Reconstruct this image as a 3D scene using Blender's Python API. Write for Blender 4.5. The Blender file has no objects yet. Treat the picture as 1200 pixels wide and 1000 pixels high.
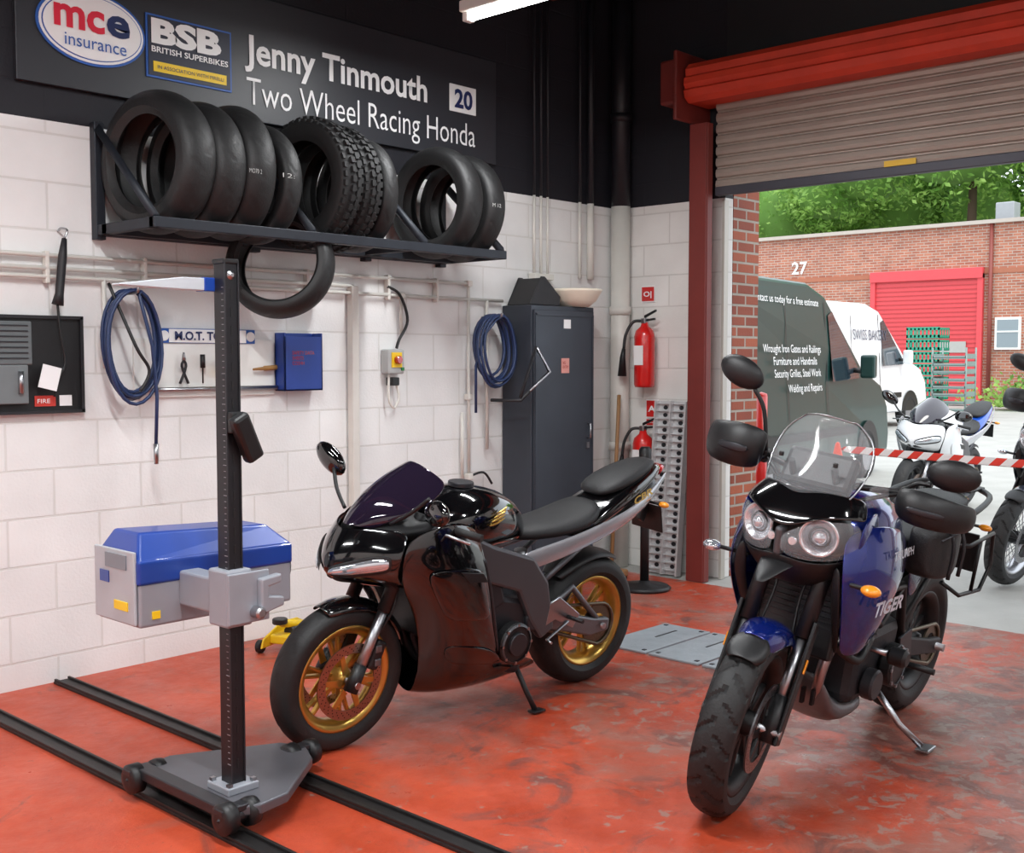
import bpy, bmesh, math, random
from mathutils import Vector, Matrix, noise
RND=random.Random(7)
S=bpy.context.scene
COL=S.collection
pi=math.pi
try:
    S.view_settings.view_transform='Standard'
except Exception: pass

# ------------------------------------------------------------------ materials
def c(r,g,b):
    f=lambda v:(v/255/12.92) if v/255<=.04045 else ((v/255+.055)/1.055)**2.4
    return (f(r),f(g),f(b),1)
def mul(col,k): return (min(1,col[0]*k),min(1,col[1]*k),min(1,col[2]*k),1)
def M(name,col,rough=.5,metal=0,coat=0,var=.08,vs=9,bump=0,bs=80,emit=0,trans=0,alpha=1):
    m=bpy.data.materials.new(name); m.use_nodes=True
    nt=m.node_tree; N=nt.nodes; L=nt.links
    b=N['Principled BSDF']
    tc=N.new('ShaderNodeTexCoord')
    nz=N.new('ShaderNodeTexNoise'); nz.inputs['Scale'].default_value=vs; nz.inputs['Detail'].default_value=4
    L.new(tc.outputs['Object'],nz.inputs['Vector'])
    mx=N.new('ShaderNodeMix'); mx.data_type='RGBA'
    mx.inputs[6].default_value=mul(col,1-var); mx.inputs[7].default_value=mul(col,1+var)
    L.new(nz.outputs['Fac'],mx.inputs[0]); L.new(mx.outputs[2],b.inputs['Base Color'])
    b.inputs['Roughness'].default_value=rough; b.inputs['Metallic'].default_value=metal
    b.inputs['Coat Weight'].default_value=coat; b.inputs['Coat Roughness'].default_value=.04
    b.inputs['Transmission Weight'].default_value=trans
    b.inputs['Alpha'].default_value=alpha
    if emit:
        b.inputs['Emission Color'].default_value=col; b.inputs['Emission Strength'].default_value=emit
    if bump:
        n2=N.new('ShaderNodeTexNoise'); n2.inputs['Scale'].default_value=bs; n2.inputs['Detail'].default_value=3
        L.new(tc.outputs['Object'],n2.inputs['Vector'])
        bp=N.new('ShaderNodeBump'); bp.inputs['Strength'].default_value=bump; bp.inputs['Distance'].default_value=.01
        L.new(n2.outputs['Fac'],bp.inputs['Height']); L.new(bp.outputs['Normal'],b.inputs['Normal'])
    return m

def block_mat(name,axis,c1,c2,mort,bw,bh,ms,split=None,bstr=.6,rough=.7,lo=.84,hi=1.06):
    m=bpy.data.materials.new(name); m.use_nodes=True
    nt=m.node_tree; N=nt.nodes; L=nt.links; b=N['Principled BSDF']
    tc=N.new('ShaderNodeTexCoord'); sx=N.new('ShaderNodeSeparateXYZ'); cx=N.new('ShaderNodeCombineXYZ')
    L.new(tc.outputs['Object'],sx.inputs[0])
    L.new(sx.outputs[axis],cx.inputs[0]); L.new(sx.outputs[2],cx.inputs[1])
    br=N.new('ShaderNodeTexBrick'); L.new(cx.outputs[0],br.inputs['Vector'])
    br.inputs['Scale'].default_value=1; br.inputs['Brick Width'].default_value=bw; br.inputs['Row Height'].default_value=bh
    br.inputs['Mortar Size'].default_value=ms; br.inputs['Mortar Smooth'].default_value=.3
    br.inputs['Color1'].default_value=c1; br.inputs['Color2'].default_value=c2; br.inputs['Mortar'].default_value=mort
    nz=N.new('ShaderNodeTexNoise'); nz.inputs['Scale'].default_value=3; nz.inputs['Detail'].default_value=8
    L.new(tc.outputs['Object'],nz.inputs['Vector'])
    rmp=N.new('ShaderNodeMapRange'); rmp.inputs[1].default_value=.3; rmp.inputs[2].default_value=.7
    rmp.inputs[3].default_value=lo; rmp.inputs[4].default_value=hi
    L.new(nz.outputs['Fac'],rmp.inputs[0])
    mm=N.new('ShaderNodeMix'); mm.data_type='RGBA'; mm.blend_type='MULTIPLY'; mm.inputs[0].default_value=1
    L.new(br.outputs['Color'],mm.inputs[6]); L.new(rmp.outputs[0],mm.inputs[7])
    out=mm.outputs[2]
    if split is not None:
        gt=N.new('ShaderNodeMath'); gt.operation='GREATER_THAN'; gt.inputs[1].default_value=split
        L.new(sx.outputs[2],gt.inputs[0])
        m2=N.new('ShaderNodeMix'); m2.data_type='RGBA'; m2.inputs[7].default_value=c(20,20,29)
        L.new(gt.outputs[0],m2.inputs[0]); L.new(out,m2.inputs[6]); out=m2.outputs[2]
    L.new(out,b.inputs['Base Color']); b.inputs['Roughness'].default_value=rough
    n2=N.new('ShaderNodeTexNoise'); n2.inputs['Scale'].default_value=70; L.new(tc.outputs['Object'],n2.inputs['Vector'])
    ad=N.new('ShaderNodeMath'); ad.operation='MULTIPLY_ADD'; ad.inputs[1].default_value=-1.0
    L.new(br.outputs['Fac'],ad.inputs[0])
    sc=N.new('ShaderNodeMath'); sc.operation='MULTIPLY'; sc.inputs[1].default_value=.5
    L.new(n2.outputs['Fac'],sc.inputs[0]); L.new(sc.outputs[0],ad.inputs[2])
    bp=N.new('ShaderNodeBump'); bp.inputs['Strength'].default_value=bstr; bp.inputs['Distance'].default_value=.006
    L.new(ad.outputs[0],bp.inputs['Height']); L.new(bp.outputs['Normal'],b.inputs['Normal'])
    return m

def floor_mat():
    m=bpy.data.materials.new('worn_red_floor_paint'); m.use_nodes=True
    nt=m.node_tree; N=nt.nodes; L=nt.links; b=N['Principled BSDF']
    tc=N.new('ShaderNodeTexCoord'); sx=N.new('ShaderNodeSeparateXYZ'); L.new(tc.outputs['Object'],sx.inputs[0])
    def nz(s,d,dist=0):
        n=N.new('ShaderNodeTexNoise'); n.inputs['Scale'].default_value=s; n.inputs['Detail'].default_value=d
        n.inputs['Distortion'].default_value=dist; n.inputs['Roughness'].default_value=.68
        L.new(tc.outputs['Object'],n.inputs['Vector']); return n.outputs['Fac']
    def mr(x,a,bb,o1=0,o2=1):
        r=N.new('ShaderNodeMapRange'); L.new(x,r.inputs[0]); r.inputs[1].default_value=a; r.inputs[2].default_value=bb
        r.inputs[3].default_value=o1; r.inputs[4].default_value=o2; return r.outputs[0]
    def add(a,bb):
        r=N.new('ShaderNodeMath'); r.operation='ADD'; L.new(a,r.inputs[0]); L.new(bb,r.inputs[1]); return r.outputs[0]
    def mix(f,a,bb):
        x=N.new('ShaderNodeMix'); x.data_type='RGBA'; L.new(f,x.inputs[0])
        for k,v in ((6,a),(7,bb)):
            if isinstance(v,tuple): x.inputs[k].default_value=v
            else: L.new(v,x.inputs[k])
        return x.outputs[2]
    bias=add(mr(sx.outputs[0],.2,2.2,-.06,.045),mr(sx.outputs[1],-.6,2.8,.045,-.035))
    base=mix(mr(nz(1.3,8),.35,.65),c(160,56,32),c(196,80,50))
    wear=mr(add(nz(1.2,12,.5),bias),.46,.62,0,.75)
    col=mix(wear,base,c(140,96,84))
    dk=mr(add(nz(2.6,12,1.2),bias),.52,.62,0,.72)
    col=mix(dk,col,c(92,66,62))
    spots=mr(add(nz(13,8,.6),bias),.58,.64,0,.7)
    col=mix(spots,col,c(142,122,112))
    scr=mr(nz(34,8,2.0),.61,.70,0,.65)
    col=mix(scr,col,c(84,48,40))
    L.new(col,b.inputs['Base Color'])
    L.new(mr(nz(5,10),.3,.7,.26,.60),b.inputs['Roughness']); b.inputs['Specular IOR Level'].default_value=.45
    bp=N.new('ShaderNodeBump'); bp.inputs['Strength'].default_value=.45; bp.inputs['Distance'].default_value=.006
    L.new(nz(18,10),bp.inputs['Height']); L.new(bp.outputs['Normal'],b.inputs['Normal'])
    return m

BLK=M('satin_black_plastic',c(20,20,22),.45,bump=.1,bs=300)
GBLK=M('gloss_black_paint',c(9,9,11),.1,coat=1,var=.02)
RUB=M('tyre_rubber',c(26,26,27),.62,bump=.15,bs=120,var=.2)
RUB2=M('dusty_tyre_rubber',c(25,25,26),.55,bump=.15,bs=90,var=.3)
KNOB=M('knobbly_rubber',c(24,24,25),.7)
GOLD=M('gold_wheel_paint',c(200,162,84),.28,metal=.85)
BRZ=M('brake_disc_steel',c(168,150,138),.3,metal=1)
STEEL=M('brushed_steel',c(175,176,180),.3,metal=1,var=.12)
ALU=M('cast_aluminium',c(120,122,126),.42,metal=.8,var=.12,bump=.1)
SILV=M('silver_paint',c(178,180,186),.25,metal=.6,coat=.5)
DGREY=M('dark_grey_metal',c(58,58,62),.4,metal=.6)
MGREY=M('mid_grey_frame',c(84,84,88),.4,metal=.5)
SEAT=M('black_vinyl',c(24,24,26),.55,bump=.2,bs=200)
TINT=M('dark_tinted_screen',c(30,22,38),.05,coat=1,var=.02)
LENS=M('headlamp_lens',c(205,212,220),.06,metal=.75,coat=1,var=.2,vs=40)
CHR=M('chrome_reflector',c(228,230,235),.22,metal=.8)
AMB=M('amber_lens',c(240,150,30),.2,coat=1)
REDL=M('red_lens',c(170,20,20),.2,coat=1)
BLUE=M('sapphire_blue_paint',c(13,36,118),.18,metal=.45,coat=1,var=.12)
WHITE=M('white_paint',c(232,232,228),.4)
CHAIN=M('chain_steel',c(110,100,84),.4,metal=.9,var=.3,vs=90)
GLASS=M('clear_screen',c(235,240,245),.04,coat=.5,alpha=.08,var=.01)
BLK2=M('matt_black_paint',c(30,30,34),.55,var=.2,bump=.1)
def glassy(name,col): return M(name,col,.05,coat=1,var=.02)

# ------------------------------------------------------------------ mesh helpers
def E(name,loc=(0,0,0),rot=(0,0,0),P=None):
    o=bpy.data.objects.new(name,None); COL.objects.link(o); o.empty_display_size=.1
    o.location=loc; o.rotation_euler=rot
    if P: o.parent=P
    return o
def mesh(name,v,f,mat,P=None,loc=(0,0,0),rot=(0,0,0),smooth=False):
    me=bpy.data.meshes.new(name); me.from_pydata([tuple(p) for p in v],[],f); me.update()
    o=bpy.data.objects.new(name,me); COL.objects.link(o)
    o.location=loc; o.rotation_euler=rot
    if mat: me.materials.append(mat)
    if P: o.parent=P
    bm=bmesh.new(); bm.from_mesh(me); bmesh.ops.recalc_face_normals(bm,faces=bm.faces); bm.to_mesh(me); bm.free()
    if smooth:
        for p in me.polygons: p.use_smooth=True
    return o
def bev(o,w=.005,s=2):
    m=o.modifiers.new('bevel','BEVEL'); m.width=w; m.segments=s; m.limit_method='ANGLE'; m.angle_limit=.6; return o
def mirY(o):
    m=o.modifiers.new('mirror','MIRROR'); m.use_axis=(False,True,False); m.merge_threshold=.002; return o
def sub(o,n=2):
    m=o.modifiers.new('sub','SUBSURF'); m.levels=n; m.render_levels=n; return o
def solid(o,t=.004):
    m=o.modifiers.new('solid','SOLIDIFY'); m.thickness=t; m.offset=0; return o
def box(name,ctr,size,mat,P=None,rot=(0,0,0),b=0,tap=None):
    x,y,z=[s/2 for s in size]; t=tap or (1,1)
    v=[(-x,-y,-z),(x,-y,-z),(x,y,-z),(-x,y,-z),(-x*t[0],-y*t[1],z),(x*t[0],-y*t[1],z),(x*t[0],y*t[1],z),(-x*t[0],y*t[1],z)]
    f=[(0,3,2,1),(4,5,6,7),(0,1,5,4),(1,2,6,5),(2,3,7,6),(3,0,4,7)]
    o=mesh(name,v,f,mat,P,ctr,rot)
    if b: bev(o,b)
    return o
def boxes(name,lst,mat,P=None,b=0,loc=(0,0,0),rot=(0,0,0)):
    v=[];f=[]
    for ctr,size in lst:
        x,y,z=[s/2 for s in size]; n=len(v)
        for q in [(-x,-y,-z),(x,-y,-z),(x,y,-z),(-x,y,-z),(-x,-y,z),(x,-y,z),(x,y,z),(-x,y,z)]:
            v.append((q[0]+ctr[0],q[1]+ctr[1],q[2]+ctr[2]))
        for q in [(0,3,2,1),(4,5,6,7),(0,1,5,4),(1,2,6,5),(2,3,7,6),(3,0,4,7)]: f.append(tuple(n+i for i in q))
    o=mesh(name,v,f,mat,P,loc,rot)
    if b: bev(o,b)
    return o
def sm(pts,n=6,closed=False):
    P=[Vector(p) for p in pts]; out=[]; L=len(P)
    rng=range(L if closed else L-1)
    for i in rng:
        if closed: a,b_,c_,d=P[(i-1)%L],P[i],P[(i+1)%L],P[(i+2)%L]
        else: a,b_,c_,d=P[max(i-1,0)],P[i],P[i+1],P[min(i+2,L-1)]
        for k in range(n):
            t=k/n
            out.append(.5*((2*b_)+(-a+c_)*t+(2*a-5*b_+4*c_-d)*t*t+(-a+3*b_-3*c_+d)*t**3))
    if not closed: out.append(P[-1])
    return out
def tube(name,pts,r,mat,P=None,seg=10,closed=False,loc=(0,0,0)):
    p=[Vector(q) for q in pts]; n=len(p); v=[];f=[]
    rs=r if isinstance(r,(list,tuple)) else [r]*n
    up=None
    for i in range(n):
        if closed: t=(p[(i+1)%n]-p[i-1])
        else: t=(p[min(i+1,n-1)]-p[max(i-1,0)])
        if t.length<1e-9: t=Vector((0,0,1))
        t.normalize()
        if up is None:
            up=Vector((0,0,1)) if abs(t.z)<.9 else Vector((1,0,0))
        a=(up-t*up.dot(t))
        if a.length<1e-6: a=t.orthogonal()
        a.normalize(); bb=t.cross(a); up=a
        for k in range(seg):
            an=2*pi*k/seg
            v.append(p[i]+(a*math.cos(an)+bb*math.sin(an))*rs[i])
    m=n if closed else n-1
    for i in range(m):
        j=(i+1)%n
        for k in range(seg):
            k2=(k+1)%seg
            f.append((i*seg+k,i*seg+k2,j*seg+k2,j*seg+k))
    if not closed:
        f.append(tuple(range(seg))[::-1]); f.append(tuple((n-1)*seg+k for k in range(seg)))
    o=mesh(name,v,f,mat,P,loc)
    for q in o.data.polygons:
        if len(q.vertices)==4: q.use_smooth=True
    return o
def ax(axis,u,v,h): return (u,h,v) if axis=='Y' else ((h,u,v) if axis=='X' else (u,v,h))
def lathe(name,prof,mat,P=None,loc=(0,0,0),rot=(0,0,0),axis='Y',seg=48,closed=False,fn=None,smooth=True):
    v=[];f=[];n=len(prof)
    for i in range(seg):
        a=2*pi*i/seg
        for j,(r,h) in enumerate(prof):
            rr=r-(fn(a,h,j) if fn else 0)
            v.append(ax(axis,rr*math.cos(a),rr*math.sin(a),h))
    for i in range(seg):
        i2=(i+1)%seg
        for j in range(n if closed else n-1):
            j2=(j+1)%n
            f.append((i*n+j,i2*n+j,i2*n+j2,i*n+j2))
    o=mesh(name,v,f,mat,P,loc,rot,smooth)
    if not closed:
        bm=bmesh.new(); bm.from_mesh(o.data); bmesh.ops.remove_doubles(bm,verts=bm.verts,dist=1e-5)
        bmesh.ops.recalc_face_normals(bm,faces=bm.faces); bm.to_mesh(o.data); bm.free()
    return o
def disc(name,r,h,mat,P,loc,axis='Y',rot=(0,0,0),seg=32,b=.15):
    q=h*b
    return lathe(name,[(0,-h/2),(r-q,-h/2),(r,-h/2+q),(r,h/2-q),(r-q,h/2),(0,h/2)],mat,P,loc,rot,axis,seg,smooth=False)
def loft(name,secs,mat,P=None,n=20,e=2.5,s=1,loc=(0,0,0),rot=(0,0,0)):
    v=[];f=[]
    for q in secs:
        yc=q[4] if len(q)>4 else 0
        for k in range(n):
            a=2*pi*k/n; ca,sa=math.cos(a),math.sin(a)
            v.append((q[0],yc+q[2]*math.copysign(abs(ca)**(2/e),ca),q[1]+q[3]*math.copysign(abs(sa)**(2/e),sa)))
    for i in range(len(secs)-1):
        for k in range(n):
            k2=(k+1)%n; f.append((i*n+k,i*n+k2,(i+1)*n+k2,(i+1)*n+k))
    f.append(tuple(range(n))); f.append(tuple((len(secs)-1)*n+k for k in range(n)))
    o=mesh(name,v,f,mat,P,loc,rot,True)
    if s: sub(o,s)
    return o
def grid(name,rows,mat,P=None,mir=False,t=.006,s=2,loc=(0,0,0),rot=(0,0,0)):
    n=len(rows[0]); v=[p for r in rows for p in r]; f=[]
    for i in range(len(rows)-1):
        for j in range(n-1): f.append((i*n+j,i*n+j+1,(i+1)*n+j+1,(i+1)*n+j))
    o=mesh(name,v,f,mat,P,loc,rot,True)
    if mir: mirY(o)
    if t: solid(o,t)
    if s: sub(o,s)
    return o
def plate(name,pts,y,t,mat,P=None,mir=False,b=.006,loc=(0,0,0),rot=(0,0,0)):
    n=len(pts); v=[(p[0],y-t/2,p[1]) for p in pts]+[(p[0],y+t/2,p[1]) for p in pts]
    f=[tuple(range(n)),tuple(range(n,2*n))[::-1]]+[(i,(i+1)%n,(i+1)%n+n,i+n) for i in range(n)]
    o=mesh(name,v,f,mat,P,loc,rot)
    if b: bev(o,b,2)
    if mir: mirY(o)
    return o
def ell(name,ctr,rad,mat,P=None,rot=(0,0,0),seg=20):
    v=[];f=[]; m=seg//2
    v.append((0,0,rad[2]))
    for i in range(1,m):
        th=pi*i/m
        for k in range(seg):
            a=2*pi*k/seg; v.append((rad[0]*math.sin(th)*math.cos(a),rad[1]*math.sin(th)*math.sin(a),rad[2]*math.cos(th)))
    v.append((0,0,-rad[2])); L=len(v)-1
    for k in range(seg):
        f.append((0,1+k,1+(k+1)%seg)); f.append((L,L-seg+(k+1)%seg,L-seg+k))
    for i in range(m-2):
        for k in range(seg):
            a=1+i*seg+k; b_=1+i*seg+(k+1)%seg; f.append((a,b_,b_+seg,a+seg))
    return mesh(name,v,f,mat,P,ctr,rot,True)
def text(name,s,o,right,up,mat,P=None,w=None,h=.1,bold=0,off=.004):
    cu=bpy.data.curves.new(name,'FONT'); cu.body=s; cu.offset=bold; cu.resolution_u=3
    t=bpy.data.objects.new('tmp',cu); COL.objects.link(t); bpy.context.view_layer.update()
    dg=bpy.context.evaluated_depsgraph_get(); me=bpy.data.meshes.new_from_object(t.evaluated_get(dg))
    bpy.data.objects.remove(t)
    x0=min(p.co.x for p in me.vertices); x1=max(p.co.x for p in me.vertices)
    sy=h/.70; sx=w/(x1-x0) if w else sy
    r=Vector(right); u=Vector(up); n=r.cross(u).normalized(); O=Vector(o)
    for p in me.vertices:
        p.co=O+r*((p.co.x-x0)*sx)+u*(p.co.y*sy)+n*off
    me.materials.clear(); me.materials.append(mat)
    ob=bpy.data.objects.new(name,me); COL.objects.link(ob)
    if P: ob.parent=P
    return ob

def tyre(name,R,w,rr,mat,P=None,loc=(0,0,0),rot=(0,0,0),axis='Y',tread='road',seg=180):
    n=9; drop=w*.3; pr=[]
    for i in range(-n,n+1):
        a=i/n*pi/2*.93
        pr.append((R-drop*(1-math.cos(a))**1.05*1.05,w/2*math.sin(a)))
    nc=len(pr)
    pr+=[(rr+.55*(R-drop-rr),w*.5),(rr+.2*(R-rr),w*.46),(rr,w*.38),(rr+.002,w*.33),(rr+.3*(R-rr),w*.42),(R-drop-.012,w*.42),(R-.018,w*.15),
         (R-.018,-w*.15),(R-drop-.012,-w*.42),(rr+.3*(R-rr),-w*.42),(rr+.002,-w*.33),(rr,-w*.38),(rr+.2*(R-rr),-w*.46),(rr+.55*(R-drop-rr),-w*.5)]
    deep=.008 if tread=='block' else .0035; wd=.22 if tread=='block' else .10; cnt=20 if tread=='block' else 13
    def fn(a,h,j):
        if j>=nc or tread is None: return 0
        q=(a*cnt/(2*pi)+abs(h)/w*1.4+(0.5 if h>0 else 0))%1
        lim=.46 if tread=='block' else .34
        if q<wd and abs(h)>w*.05 and abs(h)<w*lim: return deep
        return 0
    if tread=='knob': fn=None
    o=lathe(name,pr,mat,P,loc,rot,axis,seg,closed=True,fn=fn)
    if tread:
        try: o.data.set_sharp_from_angle(angle=.55)
        except Exception: pass
    if tread=='knob':
        v=[];f=[]
        for i in range(44):
            for j,hh in enumerate((-.36,-.12,.12,.36)):
                a=2*pi*(i+.5*(j%2))/44; da=.045; h=hh*w; dh=w*.09
                r0=R-drop*(abs(hh)*2)**2-.008; r1=r0+.022; b=len(v)
                for r in (r0,r1):
                    for (aa,h2) in ((a-da,h-dh),(a+da,h-dh),(a+da,h+dh),(a-da,h+dh)):
                        v.append(ax(axis,r*math.cos(aa),r*math.sin(aa),h2))
                for q in [(4,5,6,7),(0,1,5,4),(1,2,6,5),(2,3,7,6),(3,0,4,7)]: f.append(tuple(b+k for k in q))
        bm=bmesh.new(); bm.from_mesh(o.data)
        vs=[bm.verts.new(p) for p in v]
        for q in f: bm.faces.new([vs[k] for k in q])
        bmesh.ops.recalc_face_normals(bm,faces=bm.faces); bm.to_mesh(o.data); bm.free()
    return o

def wheel(P,x,z,R,w,rr,rm,nsp=6,discs=(),dm=BRZ,dr=.155,tread='road',hubm=None,pair=True,thin=False):
    tyre('tyre',R,w,rr,RUB,P,(x,0,z),tread=tread,seg=260)
    q=w*.40
    lathe('rim',[(rr+.004,-q),(rr+.006,-q*.85),(rr-.012,-q*.8),(rr-.03,-q*.35),(rr-.03,q*.35),(rr-.012,q*.8),(rr+.006,q*.85),(rr+.004,q),
                 (rr-.006,q),(rr-.022,q*.8),(rr-.038,q*.4),(rr-.038,-q*.4),(rr-.022,-q*.8),(rr-.006,-q)],rm,P,(x,0,z),seg=64,closed=True)
    lathe('hub',[(0,-.06),(.03,-.06),(.034,-.045),(.045,-.03),(.045,.03),(.034,.045),(.03,.06),(0,.06)],hubm or rm,P,(x,0,z),seg=24)
    v=[];f=[]
    def pr(a0,r0,a1,r1,w0,w1,t0,t1,y0=0,y1=0):
        p0=Vector((math.cos(a0)*r0,0,math.sin(a0)*r0)); p1=Vector((math.cos(a1)*r1,0,math.sin(a1)*r1))
        d=(p1-p0).normalized(); nn=Vector((-d.z,0,d.x)); b=len(v)
        for p,ww,t,y in ((p0,w0,t0,y0),(p1,w1,t1,y1)):
            for sx,sy in ((-1,-1),(1,-1),(1,1),(-1,1)): v.append(p+nn*ww/2*sx+Vector((0,y+t/2*sy,0)))
        for qq in [(0,3,2,1),(4,5,6,7),(0,1,5,4),(1,2,6,5),(2,3,7,6),(3,0,4,7)]: f.append(tuple(b+k for k in qq))
    for k in range(nsp):
        a=2*pi*k/nsp+.3
        if thin:
            pr(a,.03,a+.25,rr-.03,.004,.004,.004,.004,.04,0); pr(a,.03,a-.25,rr-.03,.004,.004,.004,.004,-.04,0)
        elif pair:
            pr(a,.04,a+.13,rr-.03,.016,.012,.03,.02); pr(a,.04,a-.13,rr-.03,.016,.012,.03,.02)
        else: pr(a,.035,a,rr-.03,.03,.022,.03,.02)
    o=mesh('spokes',v,f,rm,P,(x,0,z)); 
    if not thin: bev(o,.004)
    for y in discs:
        lathe('brake_disc',[(dr,y-.003),(dr,y+.003),(dr-.038,y+.003),(dr-.038,y-.003)],dm,P,(x,0,z),seg=48,closed=True,smooth=False)
        v=[];f=[]
        for k in range(6): pr(2*pi*k/6,.04,2*pi*k/6+.12,dr-.034,.03,.02,.006,.006,y,y)
        mesh('disc_carrier',v,f,hubm or rm,P,(x,0,z))
        hv=[];hf=[]
        for k in range(30):
            for j,rad in enumerate((dr-.010,dr-.019,dr-.028)):
                a=2*pi*(k+.33*j)/30
                for sy in (-1,1):
                    b=len(hv)
                    for m_ in range(6):
                        an=2*pi*m_/6; hv.append((math.cos(a)*rad+.003*math.cos(an),y+sy*.0034,math.sin(a)*rad+.003*math.sin(an)))
                    hf.append(tuple(b+m_ for m_ in range(6)))
        mesh('disc_holes',hv,hf,BLK,P,(x,0,z))
def fender(P,name,cx,cz,r,w,a0,a1,mat,n=9,drop=.03):
    rows=[]
    for i in range(n):
        a=math.radians(a0+(a1-a0)*i/(n-1)); k=1-.35*abs(2*i/(n-1)-1)**3
        row=[]
        for u,dz in ((-1,drop),(-.9,drop*.35),(-.5,.006),(0,0),(.5,.006),(.9,drop*.35),(1,drop)):
            row.append((cx+(r-dz)*math.cos(a),u*w/2*k,cz+(r-dz)*math.sin(a)))
        rows.append(row)
    return grid(name,rows,mat,P,t=.004,s=1)
def caliper(P,x,z,y,mat,rot=.5):
    box('brake_caliper',(x,y,z),(.055,.055,.12),mat,P,(0,rot,0),b=.012)
    boxes('caliper_pistons',[((x,y*1.32,z+.028),(.03,.008,.03)),((x,y*1.32,z-.028),(.03,.008,.03))],ALU,P,b=.004)

# ------------------------------------------------------------------ sport bike
def sport_bike(name,loc,head,lean,paint,rim,tail,steer=0,gold=True,frame=MGREY):
    P=E(name,loc,(math.radians(-lean),0,math.radians(head)))
    F=E('front_end',P=P)
    ang=math.radians(23.5); axis=Vector((-math.sin(ang),0,math.cos(ang))); pv=Vector((1.10,0,.9))
    F.matrix_local=Matrix.Translation(pv)@Matrix.Rotation(math.radians(steer),4,axis)@Matrix.Translation(-pv)
    wheel(F,1.40,.30,.30,.12,.215,rim,6,(-.075,.075),BRZ,.155)
    wheel(P,0,.315,.315,.18,.215,rim,6,(-.09,),BRZ,.11)
    for s in (1,-1):
        tube('fork_lower',[(1.40,s*.10,.30),(1.27,s*.10,.60)],.021,STEEL,F)
        tube('fork_bottom',[(1.415,s*.10,.27),(1.37,s*.10,.37)],[.03,.026],BLK,F)
        tube('fork_upper',[(1.28,s*.10,.575),(1.12,s*.10,.95)],.027,BLK,F)
        caliper(F,1.30,.40,s*.088,BLK,-.4)
        tube('brake_hose',sm([(1.30,s*.09,.46),(1.25,s*.12,.58),(1.20,s*.10,.72)],5),.005,BLK,F)
        tube('clip_on_bar',[(1.12,s*.10,.93),(1.03,s*.33,.905)],.011,BLK,F)
        tube('grip',[(1.075,s*.22,.915),(1.02,s*.35,.90)],.017,RUB,F)
        tube('brake_lever',[(1.10,s*.2,.91),(1.13,s*.24,.905),(1.09,s*.36,.89)],.006,STEEL,F)
        tube('mirror_stalk',sm([(1.31,s*.15,.94),(1.29,s*.24,1.0),(1.26,s*.31,1.07)],5),.008,BLK,P)
        mz=1.10 if s<0 else 1.02
        ell('mirror',(1.25,s*.35,mz),(.032,.09,.05),GBLK,P,(s*.6 if s<0 else .1,0,-s*.25))
        disc('engine_cover',.09,.05,BLK,P,(.655,s*.215,.37)); disc('engine_cover_boss',.05,.02,DGREY,P,(.655,s*.245,.37))
        lathe('engine_cover_rim',[(.078,-.005),(.088,0),(.078,.005)],MGREY,P,(.655,s*.241,.37),seg=32)
        boxes('cover_bolts',[((.655+.083*math.cos(a),s*.241,.37+.083*math.sin(a)),(.011,.010,.011)) for a in [k*pi/4 for k in range(8)]],STEEL,P)
        disc('sprocket_cover',.055,.05,DGREY,P,(.50,s*.165,.44))
        plate('rear_set',[(.42,.50),(.36,.52),(.22,.42),(.26,.36),(.38,.42),(.44,.40)],s*.19,.012,STEEL,P,b=.003)
        tube('foot_peg',[(.30,s*.19,.42),(.29,s*.28,.42)],.010,BLK,P)
        tube('gear_lever',[(.30,s*.20,.40),(.44,s*.21,.34),(.45,s*.25,.34)],.006,STEEL,P)
        tube('indicator_stalk',[(-.36,s*.04,.86),(-.37,s*.12,.86)],.007,BLK,P)
        ell('indicator',(-.38,s*.14,.86),(.02,.03,.015),AMB,P)
    tube('front_axle',[(1.40,-.13,.30),(1.40,.13,.30)],.014,STEEL,F)
    tube('rear_axle',[(0,-.16,.315),(0,.16,.315)],.014,STEEL,P)
    fender(F,'front_mudguard',1.40,.30,.325,.15,68,165,paint,drop=.04)
    fender(P,'rear_hugger',0,.315,.345,.19,45,120,BLK)
    # slim, pointed nose
    grid('nose_fairing',[
        [(1.24,.205,.915),(1.34,.135,.925),(1.41,.062,.915),(1.43,0,.905)],
        [(1.29,.228,.85),(1.39,.155,.85),(1.465,.065,.835),(1.49,0,.825)],
        [(1.31,.228,.785),(1.415,.148,.77),(1.49,.055,.755),(1.515,0,.748)],
        [(1.29,.20,.715),(1.375,.12,.705),(1.44,.045,.70),(1.46,0,.698)],
        [(1.19,.165,.665),(1.26,.10,.665),(1.30,.04,.67),(1.31,0,.67)]],paint,P,mir=True)
    grid('nose_intake',[
        [(1.40,.095,.728),(1.455,.045,.722),(1.487,.008,.72)],
        [(1.36,.09,.695),(1.41,.04,.693),(1.44,.008,.693)]],BLK,P,mir=True,t=.012,s=1)
    grid('headlamp',[
        [(1.345,.213,.825),(1.405,.160,.815),(1.46,.10,.788),(1.502,.035,.760)],
        [(1.352,.219,.795),(1.420,.160,.782),(1.475,.10,.762),(1.510,.035,.748)],
        [(1.345,.209,.775),(1.405,.153,.757),(1.470,.09,.740),(1.504,.035,.735)]],LENS,P,mir=True,t=.008)
    grid('headlamp_surround',[
        [(1.335,.215,.835),(1.402,.162,.828),(1.46,.10,.800),(1.500,.028,.768)],
        [(1.34,.218,.795),(1.410,.160,.782),(1.470,.10,.762),(1.507,.028,.748)],
        [(1.33,.210,.762),(1.397,.150,.745),(1.460,.087,.728),(1.498,.028,.726)]],BLK,P,mir=True,t=.004)
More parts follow.
